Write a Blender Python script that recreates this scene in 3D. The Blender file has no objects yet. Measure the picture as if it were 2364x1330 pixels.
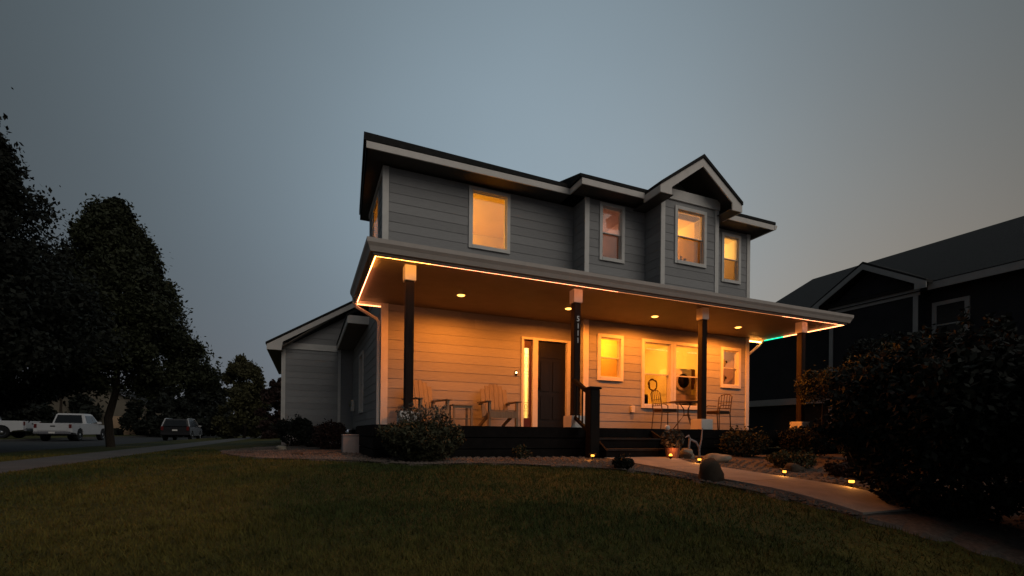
import bpy, math, random
import numpy as np
from mathutils import Vector, Matrix
random.seed(7); rng = np.random.default_rng(7)
R = math.radians
sc = bpy.context.scene
COL = sc.collection

# ------------------------------------------------------------------ camera
cd = bpy.data.cameras.new('camera'); cam = bpy.data.objects.new('camera', cd); COL.objects.link(cam)
cd.sensor_width = 36; cd.lens = 36*1117.075/2364; cd.shift_y = (999.85-665)/2364
cd.clip_start = 0.05; cd.clip_end = 2000
YAW = 0.402
cam.matrix_world = (Matrix.Translation((-1.463, -10.481, -0.113)) @ Matrix.Rotation(-YAW, 4, 'Z')
                    @ Matrix.Rotation(R(90), 4, 'X') @ Matrix.Rotation(0.010, 4, 'Z'))
sc.camera = cam

# ------------------------------------------------------------------ sky, sun, exposure
w = bpy.data.worlds.new('World'); sc.world = w; w.use_nodes = True
nt = w.node_tree; nt.nodes.clear()
def N(tree, t, **kw):
    n = tree.nodes.new(t)
    for k, v in kw.items(): setattr(n, k, v)
    return n
wo = N(nt, 'ShaderNodeOutputWorld'); bg = N(nt, 'ShaderNodeBackground'); nt.links.new(bg.outputs[0], wo.inputs[0])
tc = N(nt, 'ShaderNodeTexCoord')
def vdot(vec):
    d = N(nt, 'ShaderNodeVectorMath', operation='DOT_PRODUCT'); nt.links.new(tc.outputs['Generated'], d.inputs[0])
    v = Vector(vec).normalized(); d.inputs[1].default_value = v; return d.outputs['Value']
def m(op, a, b=None, clamp=False):
    n = N(nt, 'ShaderNodeMath', operation=op, use_clamp=clamp)
    for i, x in enumerate((a, b)):
        if x is None: continue
        if isinstance(x, (int, float)): n.inputs[i].default_value = x
        else: nt.links.new(x, n.inputs[i])
    return n.outputs[0]
def vscale(col, f):
    n = N(nt, 'ShaderNodeVectorMath', operation='SCALE'); n.inputs[0].default_value = col
    if isinstance(f, (int, float)): n.inputs['Scale'].default_value = f
    else: nt.links.new(f, n.inputs['Scale'])
    return n.outputs[0]
def vadd(a, b):
    n = N(nt, 'ShaderNodeVectorMath', operation='ADD'); nt.links.new(a, n.inputs[0]); nt.links.new(b, n.inputs[1]); return n.outputs[0]
sky = N(nt, 'ShaderNodeTexSky', sky_type='NISHITA'); sky.sun_disc = False
SUN_EL, SUN_AZ = R(34), R(158)
sky.sun_elevation = R(2); sky.sun_rotation = R(60); sky.altitude = 1500; sky.dust_density = 4
ns = N(nt, 'ShaderNodeVectorMath', operation='SCALE'); nt.links.new(sky.outputs[0], ns.inputs[0]); ns.inputs['Scale'].default_value = 0.004
glow = m('POWER', m('MAXIMUM', vdot((0.43, 0.84, 0.46)), 0.0), 6.0)         # broad glow behind the house; its falloff puts lens vignetting into the sky
warm = m('POWER', m('MAXIMUM', vdot((0.90, 0.60, 0.04)), 0.0), 9.0)         # smoky warm band low over the neighbour's roof
low = m('POWER', m('SUBTRACT', 1.0, m('ABSOLUTE', vdot((0, 0, 1)))), 5.0)
nz = N(nt, 'ShaderNodeTexNoise'); nz.inputs['Scale'].default_value = 1.6; nz.inputs['Detail'].default_value = 3
nt.links.new(tc.outputs['Generated'], nz.inputs['Vector'])
cloud = m('ADD', 0.80, m('MULTIPLY', nz.outputs['Fac'], 0.40))
col = vadd(vscale((0.054, 0.067, 0.074), 1.0), vscale((0.195, 0.258, 0.310), m('MULTIPLY', glow, cloud)))
col = vadd(col, vscale((0.130, 0.078, 0.020), warm))
col = vadd(col, vscale((0.038, 0.018, 0.024), low))
col = vadd(col, ns.outputs[0])
nt.links.new(col, bg.inputs['Color']); bg.inputs['Strength'].default_value = 1.0

sd = bpy.data.lights.new('sun', 'SUN'); sun = bpy.data.objects.new('sun', sd); COL.objects.link(sun)
sd.energy = 0.68; sd.angle = R(50); sd.color = (1.0, 0.92, 0.82)
sun.rotation_euler = Vector((math.sin(SUN_AZ)*math.cos(SUN_EL), math.cos(SUN_AZ)*math.cos(SUN_EL), math.sin(SUN_EL))).to_track_quat('Z', 'Y').to_euler()

sc.view_settings.view_transform = 'Standard'; sc.view_settings.look = 'None'
sc.view_settings.exposure = 0; sc.view_settings.gamma = 1
sc.render.engine = 'CYCLES'
sc.cycles.use_denoising = True; sc.cycles.max_bounces = 6; sc.cycles.diffuse_bounces = 4
sc.cycles.transparent_max_bounces = 12; sc.cycles.caustics_reflective = False; sc.cycles.caustics_refractive = False
sc.cycles.sample_clamp_indirect = 4.0

# ------------------------------------------------------------------ materials
def mat(name, col, rough=0.75, var=0.15, scale=6.0, bump=0.0, bscale=60.0, spec=0.3, metal=0.0, stretch=None, col2=None, emit=None, estr=0.0):
    M = bpy.data.materials.new(name); M.use_nodes = True; t = M.node_tree; B = t.nodes['Principled BSDF']
    B.inputs['Roughness'].default_value = rough; B.inputs['Metallic'].default_value = metal
    B.inputs['Specular IOR Level'].default_value = spec
    co = N(t, 'ShaderNodeTexCoord'); vec = co.outputs['Object']
    if stretch:
        mp = N(t, 'ShaderNodeMapping'); mp.inputs['Scale'].default_value = stretch; t.links.new(vec, mp.inputs[0]); vec = mp.outputs[0]
    n1 = N(t, 'ShaderNodeTexNoise'); n1.inputs['Scale'].default_value = scale; n1.inputs['Detail'].default_value = 6; n1.inputs['Roughness'].default_value = 0.62
    t.links.new(vec, n1.inputs['Vector'])
    rp = N(t, 'ShaderNodeValToRGB'); c = Vector(col); c2 = Vector(col2) if col2 else c*(1+var)
    a = c*(1-var)
    rp.color_ramp.elements[0].position = 0.3; rp.color_ramp.elements[1].position = 0.7
    rp.color_ramp.elements[0].color = (*a, 1); rp.color_ramp.elements[1].color = (*c2, 1)
    t.links.new(n1.outputs['Fac'], rp.inputs[0]); t.links.new(rp.outputs[0], B.inputs['Base Color'])
    if bump:
        n2 = N(t, 'ShaderNodeTexNoise'); n2.inputs['Scale'].default_value = bscale; n2.inputs['Detail'].default_value = 4
        t.links.new(vec, n2.inputs['Vector'])
        b = N(t, 'ShaderNodeBump'); b.inputs['Strength'].default_value = bump; b.inputs['Distance'].default_value = 0.01
        t.links.new(n2.outputs['Fac'], b.inputs['Height']); t.links.new(b.outputs[0], B.inputs['Normal'])
    if emit: B.inputs['Emission Color'].default_value = (*emit, 1); B.inputs['Emission Strength'].default_value = estr
    return M
M = {}
M['siding'] = mat('siding', (.325, .32, .318), .7, .10, 5, .25, 40, stretch=(1, 1, 12))
def per_board(Mt, amt):                       # every board a slightly different tone
    t = Mt.node_tree; B = t.nodes['Principled BSDF']; lk = B.inputs['Base Color'].links[0]; src = lk.from_socket
    oi = N(t, 'ShaderNodeObjectInfo'); mr = N(t, 'ShaderNodeMapRange'); mr.inputs['To Min'].default_value = 1-amt; mr.inputs['To Max'].default_value = 1+amt
    t.links.new(oi.outputs['Random'], mr.inputs['Value'])
    hs = N(t, 'ShaderNodeHueSaturation'); t.links.new(mr.outputs[0], hs.inputs['Value']); t.links.new(src, hs.inputs['Color']); t.links.new(hs.outputs[0], B.inputs['Base Color'])
per_board(M['siding'], .10)
M['trim'] = mat('trim', (.70, .67, .63), .6, .07, 7)
M['fascia'] = mat('fascia', (.72, .67, .62), .55, .07, 5)
M['gutter'] = mat('gutter', (.46, .41, .37), .5, .08, 4)
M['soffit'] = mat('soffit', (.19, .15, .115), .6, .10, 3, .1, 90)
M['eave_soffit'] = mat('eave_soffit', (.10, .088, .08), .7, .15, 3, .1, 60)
M['post'] = mat('post', (.020, .012, .009), .65, .3, 5, .35, 30, stretch=(8, 8, .7), spec=.12)
M['deck'] = mat('deck', (.008, .007, .007), .8, .35, 6, .3, 30, spec=.08)
M['tread'] = mat('tread', (.028, .024, .023), .7, .3, 6, spec=.15)
M['black'] = mat('black', (.007, .0065, .0065), .6, .2, 9, spec=.1)
M['roof'] = mat('roof', (.022, .021, .02), .9, .45, 18, .8, 120)
M['door'] = mat('door', (.007, .006, .005), .42, .25, 4, .15, 20, stretch=(6, 6, 1))
M['sidelite'] = mat('sidelite_frame', (.09, .022, .016), .5, .2, 5)
M['vinyl'] = mat('vinyl', (.68, .65, .6), .4, .04, 5)
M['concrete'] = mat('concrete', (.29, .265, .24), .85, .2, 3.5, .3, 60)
M['foundation'] = mat('foundation', (.36, .31, .30), .85, .15, 4, .25, 50)
M['metal'] = mat('metal', (.35, .34, .33), .35, .1, 9, metal=.9)
M['wood_tan'] = mat('wood_tan', (.235, .195, .135), .6, .18, 5, .3, 30, stretch=(7, 1, 1))
M['iron'] = mat('iron', (.10, .062, .036), .5, .25, 14)
M['cushion'] = mat('cushion', (.07, .042, .03), .9, .2, 12)
M['white_plastic'] = mat('white_plastic', (.7, .68, .64), .35, .04, 5)
M['room'] = mat('room_paint', (.74, .60, .30), .8, .05, 1.5)
M['room_white'] = mat('room_white', (.78, .72, .55), .75, .04, 1.5)
M['room_pink'] = mat('room_pink', (.55, .42, .38), .8, .08, 1.5)
M['rubber'] = mat('rubber', (.012, .012, .013), .85, .2, 20)
M['car_white'] = mat('car_white', (.55, .55, .56), .3, .05, 2, spec=.5)
M['car_dark'] = mat('car_dark', (.02, .02, .022), .25, .1, 2, spec=.5)
M['car_silver'] = mat('car_silver', (.42, .42, .43), .3, .06, 2, spec=.5)
M['car_glass'] = mat('car_glass', (.012, .013, .015), .12, .1, 2, spec=.5)
M['red_lens'] = mat('red_lens', (.12, .012, .010), .3, .1, 8)
M['chrome'] = mat('chrome', (.5, .5, .5), .2, .04, 5, metal=1)
M['asphalt'] = mat('asphalt', (.03, .029, .029), .9, .25, 2, .4, 90)
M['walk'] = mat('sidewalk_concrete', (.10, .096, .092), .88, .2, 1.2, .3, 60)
M['bark'] = mat('bark', (.035, .027, .02), .9, .35, 9, .8, 25, stretch=(4, 4, .6))
M['leaf'] = mat('leaf', (.020, .026, .011), .7, .35, .7, col2=(.034, .040, .017))
M['leaf_olive'] = mat('leaf_olive', (.045, .045, .016), .7, .3, .8, col2=(.065, .06, .024))
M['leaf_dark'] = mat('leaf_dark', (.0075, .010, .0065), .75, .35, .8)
M['leaf_red'] = mat('leaf_red', (.026, .012, .009), .7, .35, .8)
M['leaf_shrub'] = mat('leaf_shrub', (.036, .039, .018), .75, .35, 3, col2=(.06, .06, .032))
M['leaf_sage'] = mat('leaf_sage', (.07, .064, .05), .8, .35, 4, col2=(.13, .118, .095))
M['stone'] = mat('stone', (.06, .045, .032), .9, .35, 5, .9, 14)
M['stone_pale'] = mat('stone_pale', (.24, .22, .18), .9, .3, 6, .6, 20)
M['gravel'] = mat('gravel', (.10, .08, .068), .95, .4, 25, .9, 60)
M['pebble'] = mat('pebble', (.12, .096, .082), .9, .45, 1.3)
M['terracotta'] = mat('terracotta', (.22, .10, .06), .8, .2, 8)
M['driftwood'] = mat('driftwood', (.34, .29, .28), .85, .25, 9, .5, 30)
M['house_beige'] = mat('house_beige', (.15, .13, .10), .8, .1, 2)
M['house_tan'] = mat('house_tan', (.40, .27, .17), .8, .1, 2)
M['house_navy'] = mat('house_navy', (.022, .022, .026), .85, .2, 2)
M['nb_trim'] = mat('neighbor_trim', (.36, .35, .34), .7, .1, 3)
M['brown_wood'] = mat('brown_wood', (.14, .07, .03), .6, .2, 6)

# lawn: patches of green and dry olive, fine mottling
def lawn_mat(name, blades):
    L = bpy.data.materials.new(name); L.use_nodes = True; t = L.node_tree; B = t.nodes['Principled BSDF']
    B.inputs['Roughness'].default_value = .9; B.inputs['Specular IOR Level'].default_value = .15
    co = N(t, 'ShaderNodeTexCoord')
    a = N(t, 'ShaderNodeTexNoise'); a.inputs['Scale'].default_value = .42; a.inputs['Detail'].default_value = 4
    b = N(t, 'ShaderNodeTexNoise'); b.inputs['Scale'].default_value = 9; b.inputs['Detail'].default_value = 6
    for x in (a, b): t.links.new(co.outputs['Object'], x.inputs['Vector'])
    r1 = N(t, 'ShaderNodeValToRGB'); r1.color_ramp.elements[0].position = .40; r1.color_ramp.elements[1].position = .62
    k = 1.35 if blades else 1.0
    r1.color_ramp.elements[0].color = (.037*k, .048*k, .015*k, 1); r1.color_ramp.elements[1].color = (.092*k, .077*k, .020*k, 1)
    r2 = N(t, 'ShaderNodeValToRGB'); r2.color_ramp.elements[0].position = .25; r2.color_ramp.elements[1].position = .75
    r2.color_ramp.elements[0].color = (.55, .55, .55, 1); r2.color_ramp.elements[1].color = (1.35, 1.3, 1.2, 1)
    t.links.new(a.outputs['Fac'], r1.inputs[0]); t.links.new(b.outputs['Fac'], r2.inputs[0])
    mx = N(t, 'ShaderNodeMix', data_type='RGBA', blend_type='MULTIPLY'); mx.inputs['Factor'].default_value = 1
    t.links.new(r1.outputs[0], mx.inputs['A']); t.links.new(r2.outputs[0], mx.inputs['B'])
    t.links.new(mx.outputs['Result'], B.inputs['Base Color'])
    bp = N(t, 'ShaderNodeBump'); bp.inputs['Strength'].default_value = .8; bp.inputs['Distance'].default_value = .03
    b2 = N(t, 'ShaderNodeTexNoise'); b2.inputs['Scale'].default_value = 45; t.links.new(co.outputs['Object'], b2.inputs['Vector'])
    t.links.new(b2.outputs['Fac'], bp.inputs['Height'])
    if not blades: t.links.new(bp.outputs[0], B.inputs['Normal'])
    return L
M['lawn'] = lawn_mat('lawn', False); M['blade'] = lawn_mat('grass_blade', True)

def glass_mat(name, tint=(1, 1, 1), refl=0.10):
    G = bpy.data.materials.new(name); G.use_nodes = True; t = G.node_tree; t.nodes.clear()
    o = N(t, 'ShaderNodeOutputMaterial'); tr = N(t, 'ShaderNodeBsdfTransparent'); tr.inputs[0].default_value = (*tint, 1)
    gl = N(t, 'ShaderNodeBsdfGlossy'); gl.inputs['Roughness'].default_value = .03
    lw = N(t, 'ShaderNodeLayerWeight'); lw.inputs['Blend'].default_value = .5
    pw_ = N(t, 'ShaderNodeMath', operation='POWER'); t.links.new(lw.outputs['Facing'], pw_.inputs[0]); pw_.inputs[1].default_value = 4
    fr = N(t, 'ShaderNodeMath', operation='MULTIPLY_ADD'); t.links.new(pw_.outputs[0], fr.inputs[0]); fr.inputs[1].default_value = .45; fr.inputs[2].default_value = .04
    wv = N(t, 'ShaderNodeTexNoise'); wv.inputs['Scale'].default_value = 1.7
    bp = N(t, 'ShaderNodeBump'); bp.inputs['Strength'].default_value = .03; t.links.new(wv.outputs['Fac'], bp.inputs['Height'])
    t.links.new(bp.outputs[0], gl.inputs['Normal'])
    mx = N(t, 'ShaderNodeMixShader'); t.links.new(fr.outputs[0], mx.inputs[0]); t.links.new(tr.outputs[0], mx.inputs[1]); t.links.new(gl.outputs[0], mx.inputs[2])
    t.links.new(mx.outputs[0], o.inputs[0]); return G
M['glass'] = glass_mat('glass'); M['glass_tint'] = glass_mat('screened_glass', (.80, .74, .70))
M['glass_screen'] = glass_mat('insect_screened_glass', (.52, .47, .44))
M['glass_frost'] = mat('frosted_glass', (.85, .8, .62), .4, .05, 5)
_B = M['glass_frost'].node_tree.nodes['Principled BSDF']; _B.inputs['Transmission Weight'].default_value = .9; _B.inputs['Roughness'].default_value = .35; _B.inputs['IOR'].default_value = 1.05

def emis(name, col, s):
    E_ = bpy.data.materials.new(name); E_.use_nodes = True; t = E_.node_tree; t.nodes.clear()
    o = N(t, 'ShaderNodeOutputMaterial'); e = N(t, 'ShaderNodeEmission'); e.inputs[0].default_value = (*col, 1); e.inputs[1].default_value = s
    t.links.new(e.outputs[0], o.inputs[0]); return E_

# ------------------------------------------------------------------ helpers
class MB:
    def __init__(s, xf=None): s.v = []; s.f = []; s.xf = xf
    def add(s, vs, fs):
        o = len(s.v); s.v += [tuple(s.xf(*p)) if s.xf else tuple(p) for p in vs]; s.f += [tuple(i+o for i in f) for f in fs]; return s
    def box(s, x0, x1, y0, y1, z0, z1):
        return s.add([(x0,y0,z0),(x1,y0,z0),(x1,y1,z0),(x0,y1,z0),(x0,y0,z1),(x1,y0,z1),(x1,y1,z1),(x0,y1,z1)],
                     [(0,3,2,1),(4,5,6,7),(0,1,5,4),(1,2,6,5),(2,3,7,6),(3,0,4,7)])
    def hexa(s, p): return s.add(p, [(0,3,2,1),(4,5,6,7),(0,1,5,4),(1,2,6,5),(2,3,7,6),(3,0,4,7)])
    def prism(s, poly, axis, a, b):
        def P(q, t): return [(t, q[0], q[1]), (q[0], t, q[1]), (q[0], q[1], t)][axis]
        n = len(poly); vs = [P(q, a) for q in poly]+[P(q, b) for q in poly]
        return s.add(vs, [tuple(range(n))[::-1], tuple(range(n, 2*n))]+[(i, (i+1) % n, n+(i+1) % n, n+i) for i in range(n)])
    def tube(s, pts, r, n=8, cap=True):
        pts = [Vector(p) for p in pts]; rs = r if isinstance(r, (list, tuple)) else [r]*len(pts); rings = []
        for i, p in enumerate(pts):
            d = (pts[min(i+1, len(pts)-1)]-pts[max(i-1, 0)]).normalized()
            u = d.cross(Vector((0, 0, 1)) if abs(d.z) < .9 else Vector((1, 0, 0))).normalized(); v_ = d.cross(u)
            rings.append([p+u*math.cos(2*math.pi*k/n)*rs[i]+v_*math.sin(2*math.pi*k/n)*rs[i] for k in range(n)])
        vs = [q for rr in rings for q in rr]; fs = []
        for i in range(len(pts)-1):
            for k in range(n): fs.append((i*n+k, i*n+(k+1) % n, (i+1)*n+(k+1) % n, (i+1)*n+k))
        if cap: fs += [tuple(range(n))[::-1], tuple(range((len(pts)-1)*n, len(pts)*n))]
        return s.add(vs, fs)
    def lathe(s, prof, n=16, c=(0, 0, 0)):
        vs = [(c[0]+r*math.cos(2*math.pi*k/n), c[1]+r*math.sin(2*math.pi*k/n), c[2]+z) for r, z in prof for k in range(n)]
        fs = [(i*n+k, i*n+(k+1) % n, (i+1)*n+(k+1) % n, (i+1)*n+k) for i in range(len(prof)-1) for k in range(n)]
        fs += [tuple(range(n))[::-1], tuple(range((len(prof)-1)*n, len(prof)*n))]
        return s.add(vs, fs)
    def sweep(s, prof, path):
        # prof: (n outward, z); path: xy polyline; outward is to the right of travel; mitred corners
        P = [Vector(p) for p in path]; rings = []
        for i, p in enumerate(P):
            ds = [(P[j+1]-P[j]).normalized() for j in (i-1, i) if 0 <= j < len(P)-1]
            ns_ = [Vector((d.y, -d.x)) for d in ds]
            mm = ns_[0] if len(ns_) == 1 else (ns_[0]+ns_[1])/(1+ns_[0].dot(ns_[1]))
            rings.append([(p.x+mm.x*a, p.y+mm.y*a, z) for a, z in prof])
        n = len(prof); vs = [q for r in rings for q in r]
        fs = [(i*n+k, i*n+(k+1) % n, (i+1)*n+(k+1) % n, (i+1)*n+k) for i in range(len(P)-1) for k in range(n)]
        fs += [tuple(range(n))[::-1], tuple(range((len(P)-1)*n, len(P)*n))]
        return s.add(vs, fs)
    def build(s, name, material, parent=None, bevel=0, smooth=False):
        me = bpy.data.meshes.new(name); me.from_pydata(s.v, [], s.f)
        import bmesh
        bm = bmesh.new(); bm.from_mesh(me); bmesh.ops.recalc_face_normals(bm, faces=bm.faces)
        if bevel:
            bmesh.ops.bevel(bm, geom=[e for e in bm.edges if len(e.link_faces) == 2 and e.calc_face_angle(0) > .5], offset=bevel, segments=2, affect='EDGES', clamp_overlap=True)
        bm.to_mesh(me); bm.free()
        if smooth:
            for p in me.polygons: p.use_smooth = True
        return link(name, me, material, parent)
def link(name, me, material, parent=None):
    o = bpy.data.objects.new(name, me); COL.objects.link(o)
    if material is not None: me.materials.append(M[material] if isinstance(material, str) else material)
    if parent is not None:
        o.parent = parent
        p = parent; off = Vector((0, 0, 0))
        while p is not None: off += Vector(p.get('_off', (0, 0, 0))) ; p = None
        o.location = -off
    return o
def tag(o, label, cat, group=None, kind=None):
    if label: o['label'] = label
    if cat: o['category'] = cat
    if group: o['group'] = group
    if kind: o['kind'] = kind
    return o
def thing(name, label, cat, loc=(0, 0, 0), rz=0, group=None):
    o = bpy.data.objects.new(name, None); COL.objects.link(o); o.location = loc; o.rotation_euler = (0, 0, rz); o.empty_display_size = .2
    return tag(o, label, cat, group)
def copy_thing(o, parent=None):
    c = o.copy(); COL.objects.link(c); c.parent = parent
    for ch in list(o.children): copy_thing(ch, c)
    return c
def rects(u0, u1, z0, z1, ops):
    us = sorted({u0, u1, *[min(max(o[k], u0), u1) for o in ops for k in (0, 1)]}); out = []
    cols = []
    for a, b in zip(us, us[1:]):
        if b-a < 1e-4: continue
        iv = [(z0, z1)]
        for o in ops:
            if o[0] < (a+b)/2 < o[1]:
                nv = []
                for p, q in iv:
                    if o[2] > p: nv.append((p, min(q, o[2])))
                    if o[3] < q: nv.append((max(p, o[3]), q))
                iv = [t for t in nv if t[1]-t[0] > 1e-4]
        cols.append((a, b, iv))
    # merge equal neighbours
    for a, b, iv in cols:
        for t in iv:
            for k, r in enumerate(out):
                if abs(r[1]-a) < 1e-6 and abs(r[2]-t[0]) < 1e-6 and abs(r[3]-t[1]) < 1e-6: out[k] = (r[0], b, r[2], r[3]); break
            else: out.append((a, b, t[0], t[1]))
    return out
def leaves(name, pts, size, material, parent, up=0.0, elong=1.6):
    n = len(pts); pts = np.asarray(pts)
    a = rng.normal(size=(n, 3)); a[:, 2] += up; a /= np.linalg.norm(a, axis=1)[:, None]
    b = rng.normal(size=(n, 3)); b -= (a*b).sum(1)[:, None]*a; b /= np.linalg.norm(b, axis=1)[:, None]
    s = size*rng.uniform(.6, 1.4, (n, 1))
    V = np.stack([pts-a*s*elong*.5, pts+b*s*.42, pts+a*s*elong*.5, pts-b*s*.42], 1).reshape(-1, 3)
    me = bpy.data.meshes.new(name); me.vertices.add(4*n); me.vertices.foreach_set('co', V.ravel().astype(np.float32))
    me.loops.add(4*n); me.loops.foreach_set('vertex_index', np.arange(4*n, dtype=np.int32))
    me.polygons.add(n); me.polygons.foreach_set('loop_start', np.arange(n, dtype=np.int32)*4)
    try: me.polygons.foreach_set('loop_total', np.full(n, 4, np.int32))
    except Exception: pass
    me.update(calc_edges=True); me.validate()
    return link(name, me, material, parent)

# ------------------------------------------------------------------ ground
def zg(x, y):
    x = np.asarray(x, float); y = np.asarray(y, float)
    d = np.clip(-3.4-y, 0, 9)
    e = np.clip(-6.5-y, 0, 4.5)
    z = -.55-.05*d-.06*e*e*np.where(e < 2.5, 1, 1)
    z = z-.045*np.clip(-1.2-x, 0, 5)
    return z
def zgf(x, y): return float(zg(x, y))
STREET_Z = -.92
xs_ = np.unique(np.concatenate([np.linspace(-160, -20, 15), np.linspace(-20, -8.95, 12), np.linspace(-8.95, 14, 90), np.linspace(14, 160, 16)]))
ys_ = np.unique(np.concatenate([np.linspace(-40, -13, 8), np.linspace(-13, 4, 70), np.linspace(4, 40, 19), np.linspace(40, 320, 15)]))
X, Y = np.meshgrid(xs_, ys_); Z = zg(X, Y)
Z = np.where((X < -9.0) & (X > -17.8), STREET_Z-.25, Z)
mb = MB(); nx = len(xs_)
mb.v = [tuple(p) for p in np.stack([X, Y, Z], -1).reshape(-1, 3).tolist()]
mb.f = [(j*nx+i, j*nx+i+1, (j+1)*nx+i+1, (j+1)*nx+i) for j in range(len(ys_)-1) for i in range(nx-1)]
me = bpy.data.meshes.new('lawn'); me.from_pydata(mb.v, [], mb.f)
for p in me.polygons: p.use_smooth = True
ground = link('lawn', me, 'lawn'); tag(ground, None, None, kind='structure')
# street on the corner side, kerbs, sidewalk
st = MB().box(-17.6, -9.1, -40, 300, STREET_Z-.2, STREET_Z).build('street', 'asphalt'); tag(st, None, None, kind='structure')
for x0 in (-9.1, -17.75):
    k = MB().box(x0, x0+.15, -40, 300, STREET_Z-.2, STREET_Z+.135).build('kerb', 'walk', bevel=.02); tag(k, None, None, kind='structure')
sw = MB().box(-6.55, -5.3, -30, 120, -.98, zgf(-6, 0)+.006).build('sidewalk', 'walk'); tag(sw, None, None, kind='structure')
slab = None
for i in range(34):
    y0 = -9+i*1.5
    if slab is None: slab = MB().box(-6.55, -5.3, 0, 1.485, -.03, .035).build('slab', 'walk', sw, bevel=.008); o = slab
    else: o = slab.copy(); COL.objects.link(o)
    o.location = (0, y0, zgf(-5.9, max(y0, -3)))
# bed of gravel that wraps the porch and follows the garden path
edge = [(-3.4, 3.2), (-2.95, 1.0), (-2.15, -1.4), (-1.1, -3.0), (-.1, -3.85), (.8, -3.87), (1.75, -4.3), (2.5, -4.85), (2.8, -5.5), (2.88, -6.4), (2.96, -7.2), (3.25, -8.1), (3.75, -8.9), (5.5, -11)]
far = [(-2.1, 7.2), (-.9, 4.2), (-.3, 1.5), (.4, 0.2), (1.0, -.6), (2.0, -1.2), (3, -1.5), (4.6, -2.0), (7, -2.4), (9, -2.6), (12, -3.2), (14, -5), (14, -9), (14, -14)]
def spline(pts, n):
    out = []; P = [Vector(p) for p in pts]; P = [P[0]*2-P[1]]+P+[P[-1]*2-P[-2]]
    for i in range(1, len(P)-2):
        for k in range(n):
            t = k/n; a, b, c, d = P[i-1:i+3]
            out.append(.5*((2*b)+(-a+c)*t+(2*a-5*b+4*c-d)*t*t+(-a+3*b-3*c+d)*t**3))
    out.append(P[-2]); return out
E1, E2 = spline(edge, 8), spline(far, 8)
rows = 26; bv = []; bf = []
for i, (a, b) in enumerate(zip(E1, E2)):
    wob = .05*math.sin(i*1.9)+.03*math.sin(i*.7+1)
    for j in range(rows):
        t = (j/(rows-1))**1.5; p = a.lerp(b, t)
        z = zgf(p.x, p.y)+(.0 if j == 0 else .022)
        bv.append((p.x+wob*(1-t), p.y+wob*(1-t)*.6, z))
nb = len(E1)
bf = [(i*rows+j, (i+1)*rows+j, (i+1)*rows+j+1, i*rows+j+1) for i in range(nb-1) for j in range(rows-1)]
me = bpy.data.meshes.new('gravel_bed'); me.from_pydata(bv, [], bf)
bed = link('gravel_bed', me, 'gravel'); tag(bed, None, None, kind='structure')
# garden path: concrete slabs from the steps
pth = MB()
ypts = np.linspace(-3.55, -7.3, 24)
for a, b in zip(ypts[:-1], ypts[1:]):
    za, zb = zgf(3.5, a)+.004, zgf(3.5, b)+.004
    pth.hexa([(3.24, b, zb-.1), (4.22, b, zb-.1), (4.22, a, za-.1), (3.24, a, za-.1), (3.24, b, zb), (4.22, b, zb), (4.22, a, za), (3.24, a, za)])
path = pth.build('garden_path', 'concrete'); tag(path, None, None, kind='structure')
yy = -3.52
wd_ = lambda y: .42*max(0.0, 1+(y+3.5)/.9)
while yy > -6.5:
    a, b = yy, yy-1.38; mbp = MB(); K = 6
    for q in range(K):
        c, d = a+(b-a)*q/K, a+(b-a)*(q+1)/K
        zc, zd = zgf(3.5, c)+.045, zgf(3.5, d)+.045
        mbp.hexa([(3.2, d, zd-.06), (4.26+wd_(d), d, zd-.06), (4.26+wd_(c), c, zc-.06), (3.2, c, zc-.06), (3.2, d, zd), (4.26+wd_(d), d, zd), (4.26+wd_(c), c, zc), (3.2, c, zc)])
    mbp.build('slab', 'concrete', path); yy -= 1.392

# ------------------------------------------------------------------ the house
W, YB, XS, SO, P_, O_ = 9.9, -.573, 4.59, 2.60, 2.9, .53
YC, XC0, XC1 = -1.18, 6.33, 8.10
house = thing('house', 'grey two storey house with lit wrap porch and glowing windows', 'house', (0, 0, -.55)); house['_off'] = (0, 0, -.55)
class Frame:
    def __init__(s, o, u, n): s.o, s.u, s.n = Vector(o), Vector(u), Vector(n)
    def __call__(s, a, c, z): p = s.o+s.u*a+s.n*c; return (p.x, p.y, z)
FA = Frame((0, 0, 0), (1, 0, 0), (0, -1, 0)); FB = Frame((0, YB, 0), (1, 0, 0), (0, -1, 0)); FC = Frame((0, YC, 0), (1, 0, 0), (0, -1, 0))
FL = Frame((0, 0, 0), (0, 1, 0), (-1, 0, 0)); FR = Frame((W, 0, 0), (0, 1, 0), (1, 0, 0))
FSTEP = Frame((XS, 0, 0), (0, 1, 0), (-1, 0, 0)); FCL = Frame((XC0, 0, 0), (0, 1, 0), (-1, 0, 0)); FCR = Frame((XC1, 0, 0), (0, 1, 0), (1, 0, 0))
EXPO = .205
def wall(F, u0, u1, z0, z1, ops, zfrom, zto, thick=.12, ustart=None, uend=None):
    mbw = MB(F)
    for a, b, p, q in rects(u0, u1, z0, z1, ops): mbw.box(a, b, -thick, 0, p, q)
    mbw.build('wall', 'siding', house)
    z = zfrom; a0 = u0 if ustart is None else ustart; a1 = u1 if uend is None else uend
    while z < zto-.02:
        zt = min(z+EXPO, zto)
        pieces = []
        for a, b, p, q in rects(a0, a1, z, zt, ops):
            if b-a > 3.2:
                c = a+(b-a)*random.uniform(.3, .7); pieces += [(a, c-.0015, p, q), (c+.0015, b, p, q)]
            else: pieces.append((a, b, p, q))
        for a, b, p, q in pieces:
            if b-a < .03 or q-p < .02: continue
            lo, hi = .0145-.009*(p-z)/EXPO, .0145-.009*(q-z)/EXPO
            MB(F).hexa([(a, .0, p), (b, .0, p), (b, lo, p), (a, lo, p), (a, .0, q), (b, .0, q), (b, hi, q), (a, hi, q)]).build('siding_board', 'siding', house)
        z += EXPO
TR = .08
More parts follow.
